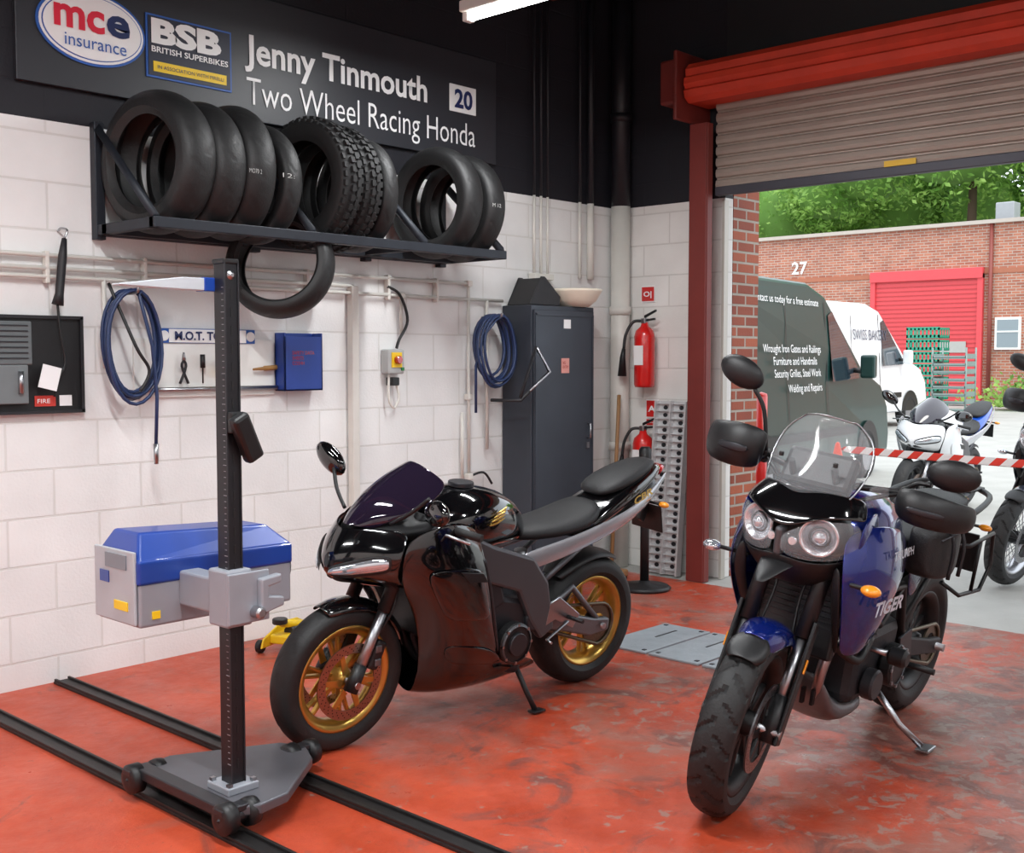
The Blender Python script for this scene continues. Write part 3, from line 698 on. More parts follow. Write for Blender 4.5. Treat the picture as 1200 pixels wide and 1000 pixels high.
lamp(-5.2,-2.0,-3.5,3.6,105); lamp(-8.0,-1.2,-2.7,3.6,100); lamp(-8.0,-5,-6.5,3.6,80); lamp(-4.6,-5.6,-7.1,3.6,80); lamp(-2.0,-5.6,-7.1,3.6,55)
w=bpy.data.worlds.new('overcast_sky'); S.world=w; w.use_nodes=True
nt=w.node_tree; bg=nt.nodes['Background']
sky=nt.nodes.new('ShaderNodeTexSky'); sky.sky_type='HOSEK_WILKIE'; sky.turbidity=6; sky.sun_direction=(.3,-.4,.86)
mx=nt.nodes.new('ShaderNodeMix'); mx.data_type='RGBA'; mx.inputs[0].default_value=.85; mx.inputs[7].default_value=(.88,.94,1,1)
nt.links.new(sky.outputs[0],mx.inputs[6]); nt.links.new(mx.outputs[2],bg.inputs['Color']); bg.inputs['Strength'].default_value=2.5
sl=bpy.data.lights.new('hazy_sun','SUN'); sl.energy=2.0; sl.angle=.5; sl.color=(1,.96,.88)
so=bpy.data.objects.new('hazy_sun',sl); COL.objects.link(so); so.rotation_euler=(math.radians(28),math.radians(-18),0)

# ------------------------------------------------------------------ team sign
SG=E('team_sign_board')
box('board',(-2.94,-.02,3.15),(3.16,.03,.66),M('charcoal_board',c(44,46,52),.45,var=.05),SG,b=.003)
WT=M('sign_white',c(238,238,238),.5,var=.02)
X=(1,0,0);Z=(0,0,1)
def oval(name,cx,cz,a,b_,y,mat,P,n=48):
    v=[(cx+a*math.cos(2*pi*i/n),y,cz+b_*math.sin(2*pi*i/n)) for i in range(n)]
    v+= [(p[0],y+.006,p[2]) for p in v]
    return mesh(name,v,[tuple(range(n)),tuple(range(n,2*n))]+[(i,(i+1)%n,(i+1)%n+n,i+n) for i in range(n)],mat,P)
SB=M('sign_blue',c(40,90,170),.5); SR=M('sign_red',c(215,30,60),.5); SY=M('sign_yellow',c(240,200,30),.5); SBD=M('sign_navy',c(24,40,90),.5)
oval('logo_ring',-4.155,3.115,.275,.175,-.045,SB,SG); oval('logo_ring_white',-4.155,3.115,.262,.163,-.049,WT,SG)
oval('logo_ring_inner',-4.155,3.115,.25,.151,-.052,SB,SG); oval('logo_ground',-4.155,3.115,.245,.147,-.055,WT,SG)
text('logo_mc','mc',(-4.35,-.056,3.10),X,Z,SR,SG,w=.25,h=.14,bold=.03); text('logo_e','e',(-4.09,-.056,3.10),X,Z,SBD,SG,w=.12,h=.14,bold=.03)
text('logo_insurance','insurance',(-4.30,-.056,3.015),X,Z,SB,SG,w=.31,h=.06)
box('bsb_outline',(-3.63,-.04,3.10),(.49,.006,.31),SB,SG); box('bsb_ground',(-3.63,-.044,3.10),(.47,.006,.29),M('bsb_charcoal',c(34,38,56),.5),SG)
text('bsb_letters','BSB',(-3.85,-.047,3.12),X,Z,WT,SG,w=.40,h=.11,bold=.05)
text('bsb_sub','BRITISH SUPERBIKES',(-3.85,-.047,3.07),X,Z,WT,SG,w=.44,h=.028,bold=.02)
box('bsb_yellow_strip',(-3.63,-.048,3.0),(.42,.004,.05),SY,SG); text('bsb_strip','IN ASSOCIATION WITH PIRELLI',(-3.82,-.05,2.99),X,Z,SBD,SG,w=.38,h=.018)
text('rider_name','Jenny Tinmouth',(-3.30,-.036,3.125),X,Z,WT,SG,w=1.32,h=.145,bold=.022)
text('team_name','Two Wheel Racing Honda',(-3.29,-.036,2.905),X,Z,WT,SG,w=1.73,h=.145,bold=-.004)
box('number_badge',(-1.67,-.038,3.19),(.235,.008,.17),WT,SG,b=.02); text('number_20','20',(-1.75,-.042,3.135),X,Z,SBD,SG,w=.16,h=.11,bold=.03)

# ------------------------------------------------------------------ tyre rack + tyres
RK=E('tyre_rack')
RM=M('rack_black_steel',c(38,42,50),.5,metal=.3,var=.25,vs=12)
x0,x1=-4.157,-1.84
boxes('rack_rails',[(((x0+x1)/2,-.555,2.165),(x1-x0,.05,.05)),(((x0+x1)/2,-.12,2.165),(x1-x0,.05,.05)),
   ((x0+.02,-.29,2.165),(.04,.56,.05)),((x1-.02,-.29,2.165),(.04,.56,.05)),((-2.55,-.31,2.165),(.04,.46,.04)),
   ((x0+.02,-.03,2.40),(.05,.05,.56)),((x1-.02,-.03,2.40),(.05,.05,.56)),((-3.25,-.03,2.40),(.05,.05,.56)),((-2.47,-.03,2.40),(.05,.05,.56)),
   (((x0+x1)/2,-.03,2.165),(x1-x0,.05,.05)),((-3.25,-.065,2.165),(.04,.09,.04))],RM,RK,b=.004)
for xx in (x0+.02,-3.255,-2.48,x1-.02):
    tube('rack_brace',[(xx,-.03,2.66),(xx,-.555,2.19)],.026,RM,RK,4)
ty=[(-4.0,.335,.20,'road',.16,RUB2),(-3.80,.325,.18,'road',.05,RUB2),(-3.61,.33,.17,'road',-.04,RUB2),(-3.45,.30,.12,'road',.10,RUB2),
    (-3.12,.335,.15,'knob',.14,KNOB),(-2.95,.325,.13,'knob',.03,KNOB),(-2.80,.31,.11,'road',0,RUB2),
    (-2.20,.325,.16,'road',.08,RUB2),(-1.99,.315,.15,'road',.03,RUB2)]
for i,(x,R_,w_,tr,yaw,mt) in enumerate(ty):
    zc=2.195+math.sqrt(R_*R_-.1925**2)
    tyre('motorcycle_tyre',R_,w_,.215,mt,None,(x,-.3475,zc),(i*.7,0,yaw) if tr!='x' else (0,0,yaw),'X',tr,seg=240)
tyre('motorcycle_tyre',.285,.17,.205,RUB2,None,(-3.30,-.335,2.035),(.1,.22,.68),'X','road',seg=240)
CHK=M('chalk_grey',c(170,170,168),.8)
for i,(x,s) in enumerate(((-3.70,'MO70 2'),(-3.51,'12:'),(-2.05,'M 12'))):
    text('tyre_chalk_mark',s,(x-.02,-.672,2.42),(1,0,0),(.1,.12,1),CHK,RK,w=.07,h=.022,bold=-.01,off=.012)

# ------------------------------------------------------------------ wall services
PW=M('white_pipe',c(216,213,206),.45); PB=M('black_pipe',c(28,28,34),.5)
CP=E('conduit_run')
for z,xa,xb in ((2.03,-9,-1.62),(1.97,-9,-2.57),(1.93,-9,-1.3)):
    tube('conduit',[(xa,-.035,z),(xb,-.035,z)],.011,PW,CP,8)
for x,za,zb in ((-1.62,2.03,.75),(-2.20,1.93,1.70),(-1.45,1.93,.95),(-1.68,1.2,.75),(-4.12,1.93,1.5)):
    tube('conduit_drop',[(x,-.035,za),(x,-.035,zb)],.011,PW,CP,8)
box('trunking',(-2.575,-.035,1.32),(.05,.05,1.3),PW,CP,b=.004)
for x in (-4.4,-3.9,-3.4,-2.9,-2.3,-1.9): box('conduit_saddle',(x,-.025,1.975),(.02,.04,.15),PW,CP,b=.004)
for x,z in ((-1.62,2.03),(-2.20,1.93),(-1.62,.78),(-1.62,1.3)): box('conduit_joint',(x,-.035,z),(.04,.045,.04),PW,CP,b=.006)
tube('black_cable',sm([(-2.31,-.04,1.98),(-2.22,-.05,1.93),(-2.17,-.06,1.78),(-2.24,-.06,1.66),(-2.26,-.06,1.61)],6),.009,BLK,CP)
tube('lower_cable',sm([(-1.62,-.035,.78),(-1.50,-.05,.80),(-1.42,-.05,.72)],6),.008,BLK,CP)
VP=E('vertical_pipes')
for x,r in ((-.99,.010),(-.92,.010),(-.85,.009),(-.38,.026),(-.50,.012)):
    tube('pipe_upper',[(x,-.04,2.66),(x,-.04,4.3)],r,PB,VP); tube('pipe_lower',[(x,-.04,2.66),(x,-.04,2.12)],r,PW,VP)
boxes('pipe_box',[((-.92,-.045,2.11),(.20,.06,.04))],PW,VP,b=.004)
DP=E('downpipe',(-.10,-.10,0))
tube('downpipe_lower',[(0,0,0),(0,0,2.66)],.07,PW,DP,20); tube('downpipe_upper',[(0,0,2.66),(0,0,4.3)],.07,PB,DP,20)
for z in (.9,1.9,3.3): lathe('pipe_collar',[(.066,-.03),(.08,-.03),(.08,.03),(.066,.03)],PW if z<2.6 else PB,DP,(0,0,z),axis='Z',seg=20,closed=True)

IS=E('isolator_switch',(-2.275,-.04,1.53))
box('housing',(0,0,0),(.13,.07,.15),M('grey_plastic',c(170,172,172),.5),IS,b=.01)
box('yellow_plate',(.0,-.038,.01),(.08,.006,.09),SY,IS); disc('red_knob',.025,.03,REDL,IS,(0,-.055,.01)); box('green_button',(.045,-.04,-.045),(.02,.01,.02),M('green',c(30,120,60),.5),IS)
box('lower_socket',(.0,0,-.12),(.06,.06,.05),BLK,IS,b=.006)
tube('cable_loop',sm([(-.03,0,-.07),(-.04,-.01,-.22),(0,-.01,-.28),(.04,-.01,-.22),(.03,0,-.14)],6),.008,PW,IS)

CB=E('tool_control_panel',(-4.53,0,1.52))
box('backboard',(0,-.012,0),(.60,.022,.45),BLK,CB,b=.004)
boxes('board_frame',[((0,-.03,.222),(.60,.02,.015)),((0,-.03,-.222),(.60,.02,.015)),((.292,-.03,0),(.015,.02,.45))],BLK2,CB)
box('instrument_panel',(-.08,-.04,.10),(.24,.04,.20),M('panel_grey',c(96,102,104),.5),CB,b=.006)
boxes('panel_ribs',[((-.08,-.062,.03+.025*i),(.20,.004,.006)) for i in range(7)],DGREY,CB)
box('lower_panel',(-.06,-.04,-.09),(.16,.04,.18),M('panel_grey2',c(110,116,118),.5),CB,b=.006)
tube('gauge_tube',[(-.02,-.07,-.13),(-.02,-.07,-.03)],.012,STEEL,CB)
box('sticker_red',(.11,-.026,-.17),(.10,.004,.05),M('sticker_red',c(200,60,50),.6),CB); box('sticker_white',(.21,-.026,-.17),(.06,.004,.05),WT,CB)
text('sticker_text','FIRE',(.07,-.03,-.18),X,Z,WT,CB,w=.06,h=.02)
HT=E('hanging_probe',(-4.36,-.07,1.75))
tube('probe_handle',[(.03,0,.36),(.02,0,.28),(.0,0,.10),(-.01,0,.05)],[.012,.02,.02,.028],BLK2,HT)
tube('probe_hook',sm([(.03,0,.36),(.045,0,.40),(.03,.03,.41),(.03,.06,.40)],4),.005,STEEL,HT)
tube('probe_cable',sm([(-.01,0,.05),(.0,0,-.08),(.02,0,-.22),(-.02,.0,-.30),(-.03,.01,-.38)],6),.006,BLK,HT)
box('paper_tag',(-.06,-.01,-.29),(.09,.004,.11),WT,HT,(0,.25,0))

MB=E('tool_rack_board',(-3.54,0,1.5))
box('panel',(0,-.01,.0),(.84,.018,.30),WHITE,MB,b=.003)
box('header_board',(-.0,-.015,.165),(.58,.026,.075),SB,MB,b=.003); box('header_white',(.0,-.030,.165),(.46,.004,.068),WT,MB)
text('header_text','M.O.T. TOOLS',(-.20,-.034,.145),X,Z,SBD,MB,w=.38,h=.042,bold=.03)
for s in (-1,1): disc('header_badge',.026,.008,WT,MB,(s*.258,-.032,.165))
tube('peg_rail',[(-.42,-.04,-.11),(.42,-.04,-.11)],.012,STEEL,MB)
disc('tape_measure',.035,.03,BLK,MB,(.07,-.05,.0)); box('tape_body',(.07,-.05,-.02),(.07,.035,.05),SY,MB,b=.01)
tube('screwdriver',[(-.05,-.05,.07),(-.05,-.05,.0),(-.05,-.05,-.001),(-.05,-.05,-.08)],[.013,.013,.004,.004],BLK,MB)
for d in (-.012,.012): tube('pliers_leg',sm([(-.16+d*.4,-.05,.04),(-.16-d,-.05,.01),(-.16+d*2,-.05,-.08)],4),.007,BLK2,MB)
tube('pliers_jaw',[(-.16,-.05,.04),(-.16,-.05,.08)],[.012,.005],STEEL,MB)
tube('chisel',[(.26,-.05,-.01),(.33,-.05,-.005),(.331,-.05,-.005),(.41,-.05,.0)],[.006,.01,.014,.014],M('wood_handle',c(150,110,60),.6),MB)
DB=E('document_box',(-2.98,-.055,1.53))
DBM=M('blue_plastic',c(30,60,140),.45)
boxes('box_shell',[((0,.04,0),(.26,.01,.32)),((0,-.04,-.01),(.26,.01,.30)),((-.125,0,0),(.01,.09,.32)),((.125,0,0),(.01,.09,.32)),((0,0,-.155),(.26,.09,.01))],DBM,DB,b=.002)
box('documents',(0,0,.0),(.23,.06,.28),WHITE,DB)
text('box_print','SAFETY DATA\nSHEETS\nCOSHH',(-.08,-.047,.04),X,Z,REDL,DB,w=.15,h=.02,off=.002)

HB=M('blue_hose',c(34,52,92),.4)
def coil(name,ctr,rx,rz,n,tail,r=.009,mat=HB):
    P=E(name,ctr); pts=[]
    N=n*26; rr=random.Random(int(abs(ctr[0])*100))
    ph=[(rr.uniform(.82,1.06),rr.uniform(-.02,.02),rr.uniform(-.03,0)) for _ in range(n+1)]
    for i in range(N):
        k=i//26; t=(i%26)/26; a=2*pi*t+pi/2
        sc=ph[k][0]*(1-t)+ph[k+1][0]*t; dx=ph[k][1]*(1-t)+ph[k+1][1]*t
        pts.append((dx+rx*sc*math.cos(a),-.012*k+.006*math.sin(3*a),rz*(math.sin(a)*sc-sc+1)))
    for q in tail: pts.append(q)
    tube('hose',pts,r,mat,P,8)
    tube('wall_hook',sm([(0,.06,rz*.95),(0,-.10,rz*.95),(0,-.12,rz*1.05)],4),.008,STEEL,P)
    return P
H1=coil('coiled_air_hose',(-4.03,-.08,1.61),.14,.27,8,[(.02,-.09,.25),(.08,-.1,.0),(.10,-.10,-.25),(.09,-.1,-.48)])
tube('air_coupling',[(.09,-.1,-.48),(.09,-.1,-.58)],[.014,.011],STEEL,H1)
tube('black_air_line',sm([(-.10,-.02,.30),(-.02,-.12,.0),(.05,-.12,-.12),(.0,-.12,-.22)],6),.008,BLK,H1)
H2=coil('coiled_air_hose',(-1.48,-.08,1.60),.16,.23,9,[(-.02,-.09,.2),(-.12,-.08,.1),(-.16,-.04,-.10),(-.16,-.04,-.40)])

FB=E('folding_bracket',(-1.38,-.36,1.40))
tube('bracket_frame',[(-.10,0,-.10),(.05,0,.22),(.18,0,.06),(-.10,0,-.12),(-.16,.2,-.12)],.012,BLK2,FB,6)
tube('bracket_edge',[(.05,-.01,.22),(.18,-.01,.06),(-.02,-.01,-.06)],.008,STEEL,FB,6)

CA=E('steel_locker',(-.955,-.145,0))
CM=M('locker_dark_paint',c(58,63,72),.42,metal=.3,var=.3,vs=3)
box('carcass',(0,0,.965),(.65,.26,1.87),CM,CA,b=.005)
box('door',(.0,-.136,.97),(.62,.015,1.80),CM,CA,b=.004)
boxes('door_edges',[((0,-.146,.10),(.60,.006,.015)),((0,-.146,1.84),(.60,.006,.015)),((-.295,-.146,.97),(.015,.006,1.75)),((.295,-.146,.97),(.015,.006,1.75))],CM,CA)
boxes('feet',[((sx*.28,sy*.1,.015),(.06,.05,.03)) for sx in (-1,1) for sy in (-1,1)],BLK,CA)
box('notice_upper',(.02,-.147,1.78),(.07,.003,.06),WT,CA); box('notice_red',(.0,-.147,1.50),(.08,.003,.10),M('notice_pink',c(215,150,140),.6),CA)
text('notice_text','NO\nENTRY',(-.03,-.149,1.51),X,Z,REDL,CA,w=.06,h=.02,off=.002)
tube('handle',[(.24,-.15,1.0),(.24,-.175,1.0),(.24,-.175,1.1),(.24,-.15,1.1)],.006,STEEL,CA,6)
box('lock',(.24,-.148,.95),(.03,.01,.04),STEEL,CA)
TB=E('black_tool_tray',(-1.12,-.15,1.902))
plate('tray_side',[(-.15,0),(.15,0),(.16,.06),(.0,.19),(-.04,.19)],-.10,.01,BLK2,TB); plate('tray_side',[(-.15,0),(.15,0),(.16,.06),(.0,.19),(-.04,.19)],.10,.01,BLK2,TB)
plate('tray_body',[(-.15,0),(.15,0),(.155,.055),(-.01,.18),(-.04,.18)],0,.19,BLK,TB)
lathe('white_bowl',[(0,0),(.10,0),(.15,.04),(.185,.10),(.195,.115),(.185,.12),(.17,.10),(.135,.045),(.09,.015),(0,.015)],M('cream_bowl',c(232,222,204),.4),None,(-.78,-.225,1.902),axis='Z',seg=36)

# ------------------------------------------------------------------ back wall items
EXR=M('extinguisher_red',c(205,26,24),.3,coat=.6)
def ext(loc,hgt=.42,r=.075):
    P=E('fire_extinguisher',loc)
    lathe('cylinder',[(0,0),(r*.9,0),(r,.02),(r,hgt-.05),(r*.85,hgt-.01),(r*.4,hgt+.02),(r*.3,hgt+.05),(0,hgt+.05)],EXR,P,axis='Z',seg=28)
    box('valve',(0,0,hgt+.06),(.05,.04,.04),STEEL,P,b=.006)
    plate('lever_top',[(-.0,hgt+.10),(-.10,hgt+.14),(-.10,hgt+.125),(0,hgt+.08)],0,.02,BLK,P,b=.003,rot=(0,0,pi/2))
    plate('lever_low',[(0,hgt+.07),(-.09,hgt+.08),(-.09,hgt+.065),(0,hgt+.055)],0,.02,BLK,P,b=.003,rot=(0,0,pi/2))
    box('label',(-r-.0005,0,hgt*.55),(.004,.08,.14),WT,P)
    tube('hose',sm([(-.01,.02,hgt+.06),(-.05,.07,hgt+.05),(-.08,.11,hgt-.04),(-.09,.12,hgt-.14)],6),.011,BLK,P)
    tube('horn',[(-.09,.12,hgt-.14),(-.09,.13,hgt-.20),(-.09,.135,hgt-.34)],[.013,.02,.033],BLK,P,14)
    box('wall_bracket',(r*.9,0,hgt*.7),(.04,.05,.05),DGREY,P)
    return P
ext((-.115,-.335,1.34)); ext((-.12,-.33,.62),.36,.075)
def sign(loc,w_,h_,n):
    P=E('safety_sign',loc); box('sign_face',(0,0,0),(.006,w_,h_),WT,P); box('sign_red',(-.004,0,0),(.004,w_*.9,h_*.85),EXR,P)
    text('pictogram',n,(-.006,w_*.3,-h_*.15),(0,-1,0),Z,WT,P,w=w_*.6,h=h_*.3,bold=.03)
sign((-.006,-.285,2.02),.12,.12,'O|'); sign((-.006,-.33,1.18),.11,.14,'A'); sign((-.006,-.33,1.08),.11,.05,'--')
BMN=E('broom',(0,0,0))
WD=M('broom_wood',c(150,112,74),.6)
tube('handle',[(-.50,-.34,.05),(-.25,-.20,1.10),(-.20,-.17,1.28)],.014,WD,BMN); box('head',(-.505,-.34,.045),(.07,.26,.05),WD,BMN,b=.01); box('bristles',(-.505,-.34,.012),(.06,.24,.024),BLK,BMN)
RA=E('aluminium_ramp',(-.16,-.56,0.005),(0,math.radians(5),0))
RAM=M('ramp_alu',c(205,205,206),.4,metal=.3,var=.12)
boxes('ramp_channel',[((0,0,.62),(.02,.26,1.24)),((-.03,-.13,.62),(.06,.012,1.24)),((-.03,.13,.62),(.06,.012,1.24)),((-.03,0,.62),(.06,.012,1.24))],RAM,RA)
hv=[];hf=[]
for i in range(22):
    for s in (-.068,.068):
        b_=len(hv)
        for k in range(10): hv.append((-.0115,s+.020*math.cos(2*pi*k/10),.06+.054*i+.016*math.sin(2*pi*k/10)))
        hf.append(tuple(range(b_,b_+10)))
mesh('ramp_holes',hv,hf,DGREY,RA)
boxes('ramp_rungs',[((-.02,0,.033+.054*i),(.03,.25,.006)) for i in range(23)],RAM,RA)
BP=E('barrier_post',(-.68,-.76,0))
lathe('base',[(0,0),(.17,0),(.18,.015),(.16,.03),(.04,.045),(.032,.06),(0,.06)],BLK,BP,axis='Z',seg=32)
tube('post',[(0,0,.05),(0,0,.86)],.03,BLK,BP,16); lathe('cassette',[(0,0),(.04,0),(.042,.01),(.042,.10),(.03,.12),(0,.12)],BLK,BP,(0,0,.84),axis='Z',seg=20)

FPm=M('galvanised_plate',c(150,158,164),.5,metal=.2,var=.2,vs=14,bump=.2)
FP=E('brake_tester_floor_plate',(-1.75,-1.95,0))
boxes('plates',[((-.0,.33,.006),(.62,.31,.012)),((0,0,.006),(.62,.31,.012)),((0,-.33,.006),(.62,.31,.012))],FPm,FP,b=.003)
boxes('plate_bolts',[((sx*.27,yy,.013),(.02,.02,.004)) for sx in (-1,1) for yy in (-.45,-.21,-.12,.12,.21,.45)],DGREY,FP)
boxes('plate_slots',[((0.1,.33,.0125),(.20,.012,.002)),((0.1,0,.0125),(.20,.012,.002))],BLK,FP)
RLm=M('floor_rail_steel',c(44,42,42),.45,metal=.5,var=.3,vs=20)
for xr in (-4.37,-4.82):
    boxes('floor_rail',[((xr,-2.7,.006),(.085,5.35,.012)),((xr-.033,-2.7,.014),(.012,5.35,.018)),((xr+.033,-2.7,.014),(.012,5.35,.018))],RLm,b=.002)
JK=E('trolley_jack',(-3.18,-.30,0),(0,0,.35))
YEL=M('jack_yellow',c(228,190,30),.4)
for s in (-1,1): plate('jack_side',[(-.24,.03),(.22,.03),(.25,.06),(.10,.13),(-.05,.14),(-.22,.08)],s*.08,.012,YEL,JK)
box('jack_body',(0,0,.07),(.34,.15,.05),YEL,JK,b=.01); tube('hydraulic_ram',[(-.1,0,.10),(.12,0,.10)],.03,BLK,JK)
tube('lift_arm',[(.10,0,.10),(-.16,0,.16)],.022,YEL,JK); disc('saddle',.04,.03,BLK,JK,(-.18,0,.175),'Z')
for sx in (-.2,.2):
    for sy in (-.11,.11): disc('jack_wheel',.035,.03,BLK,JK,(sx,sy,.035))
tube('jack_handle',[(.2,0,.12),(.30,0,.18)],.014,BLK,JK)

# ------------------------------------------------------------------ headlamp beam tester
BT=E('headlamp_beam_tester',(-4.74,-2.03,0))
CG=M('column_black',c(30,30,34),.4,metal=.3); BG=M('tester_grey',c(150,154,162),.4,metal=.2); TBU=M('tester_blue',c(22,60,145),.35,coat=.3)
box('column',(0,0,.99),(.052,.062,1.74),CG,BT,b=.004)
boxes('column_slots',[((.0,-.0315,.2+.06*i),(.006,.002,.03)) for i in range(27)],BLK,BT)
boxes('column_scale',[((-.0265,-.02,.2+.02*i),(.002,.010 if i%5 else .018,.002)) for i in range(80)],M('scale_grey',c(130,130,134),.5),BT)
boxes('column_edges',[((-.025,-.033,.99),(.005,.005,1.74)),((.025,-.033,.99),(.005,.005,1.74))],DGREY,BT)
bp_=[(-.13,.40),(.02,.44),(.38,.26),(.42,.16),(.36,.04),(.10,-.17),(-.02,-.19),(-.13,-.12)]
bev(mesh('base_deck',[(x,y,.075) for x,y in bp_]+[(x,y,.11) for x,y in bp_],[tuple(range(8)),tuple(range(8,16))]+[(i,(i+1)%8,(i+1)%8+8,i+8) for i in range(8)],M('base_grey',c(98,98,104),.45,metal=.4),BT),.006)
for (x,y) in ((-.10,.40),(-.08,-.14),(.40,.17)):
    lathe('wheel',[(0,-.025),(.02,-.03),(.045,-.025),(.052,-.02),(.052,.02),(.045,.025),(.02,.03),(0,.03)],BLK,BT,(x-.04,y,.078),axis='X',seg=24)
    lathe('wheel_b',[(0,-.02),(.045,-.02),(.048,0),(.045,.02),(0,.02)],BLK,BT,(x+.05,y,.078),axis='X',seg=24)
    disc('wheel_hub',.022,.15,DGREY,BT,(x,y,.078),'X')
    box('wheel_fork',(x,y,.105),(.14,.05,.02),DGREY,BT,b=.004)
box('base_crossbar',(-.11,.13,.10),(.06,.58,.035),DGREY,BT,b=.004)
box('column_foot',(0,0,.122),(.12,.13,.025),BG,BT,b=.004)
boxes('foot_bolts',[((sx*.046,sy*.05,.138),(.016,.016,.016)) for sx in (-1,1) for sy in (-1,1)],STEEL,BT)
xa,xb=-.19,.43; ya,yb=.25,.54
def hexbox(name,pts_lo,pts_hi,mat):
    n=len(pts_lo); return bev(mesh(name,pts_lo+pts_hi,[tuple(range(n)),tuple(range(n,2*n))]+[(i,(i+1)%n,(i+1)%n+n,i+n) for i in range(n)],mat,BT),.01,3)
hexbox('optics_lower',[(xa,ya,.64),(xb,ya,.64),(xb,yb,.64),(xa,yb,.64)],[(xa,ya,.79),(xb,ya,.79),(xb,yb,.79),(xa,yb,.79)],BG)
hexbox('optics_lid_lower',[(xa-.005,ya-.005,.785),(xb+.005,ya-.005,.785),(xb+.005,yb+.005,.785),(xa-.005,yb+.005,.785)],
       [(xa-.005,ya-.005,.87),(xb+.005,ya-.005,.86),(xb+.005,yb+.005,.86),(xa-.005,yb+.005,.87)],TBU)
hexbox('optics_lid_top',[(xa-.005,ya-.005,.862),(xb+.005,ya-.005,.857),(xb+.005,yb+.005,.857),(xa-.005,yb+.005,.862)],
       [(xa+.04,ya+.07,.955),(xb-.06,ya+.07,.93),(xb-.06,yb-.05,.93),(xa+.04,yb-.05,.955)],TBU)
box('rear_panel',(xa-.008,(ya+yb)/2,.775),(.012,.27,.25),M('panel_pale',c(172,176,182),.4),BT,b=.004)
box('rear_display',(xa-.016,(ya+yb)/2-.02,.86),(.006,.14,.05),M('display_grey',c(120,126,134),.3),BT)
box('rear_sticker',(xa-.016,(ya+yb)/2-.05,.71),(.004,.09,.03),SY,BT); box('blue_sticker',(xa-.016,(ya+yb)/2+.06,.80),(.004,.06,.04),TBU,BT)
box('warning_sticker',(xa+.06,ya-.002,.68),(.03,.004,.026),SY,BT)
lathe('front_lens',[(0,.0),(.10,.0),(.115,.01),(.115,-.02)],LENS,BT,(xb+.012,(ya+yb)/2,.77),axis='X',seg=32)
box('carriage',(0,.0,.76),(.10,.11,.19),BG,BT,b=.008)
box('carriage_plate',(.03,-.06,.76),(.16,.012,.17),BG,BT,b=.004)
box('carriage_arm',(-.0,.15,.76),(.08,.21,.12),BG,BT,b=.008)
plate('clamp_handle',[(.06,.82),(.14,.83),(.14,.80),(.09,.79),(.09,.76),(.15,.75),(.15,.72),(.06,.70)],-.08,.03,BG,BT)
disc('clamp_knob',.02,.05,STEEL,BT,(.05,-.085,.71))
plate('sighting_arm',[(.02,1.81),(-.14,1.81),(-.36,1.78),(-.36,1.775),(-.14,1.77),(.02,1.77)],.05,.05,M('arm_grey',c(190,196,202),.4,metal=.2),BT,b=.003)
box('arm_blue_cap',(-.04,.05,1.79),(.05,.054,.045),TBU,BT,b=.003)
box('column_cap',(0,0,1.865),(.060,.07,.016),BLK,BT,b=.004); disc('top_pulley',.018,.08,STEEL,BT,(0,0,1.82),'Y')
box('hand_controller',(.03,-.06,1.29),(.065,.045,.17),BLK,BT,(.15,-.5,0),b=.012)
box('controller_holster',(-.0,-.045,1.34),(.05,.03,.07),BLK,BT,b=.006)

# ------------------------------------------------------------------ main bikes
sport_bike('sport_motorcycle',(-2.665,-1.79,0),176.6,7,GBLK,GOLD,GBLK,steer=2)
adv_bike('adventure_motorcycle',(-2.017,-3.107,0),183.2,9,BLUE,steer=11)
WPT=M('gloss_white_paint',c(232,236,240),.2,coat=1); BPT=M('gloss_blue_paint',c(30,80,180),.2,coat=1)
sport_bike('sport_motorcycle',(4.7,-.75,.05),182,7,WPT,DGREY,BPT,gold=False)
adv_bike('adventure_motorcycle',(2.5,-2.85,.03),168,9,M('dark_bike_paint',c(40,44,60),.3,coat=1),steer=8,rim=STEEL,wire=True,texts=False,bag=False)

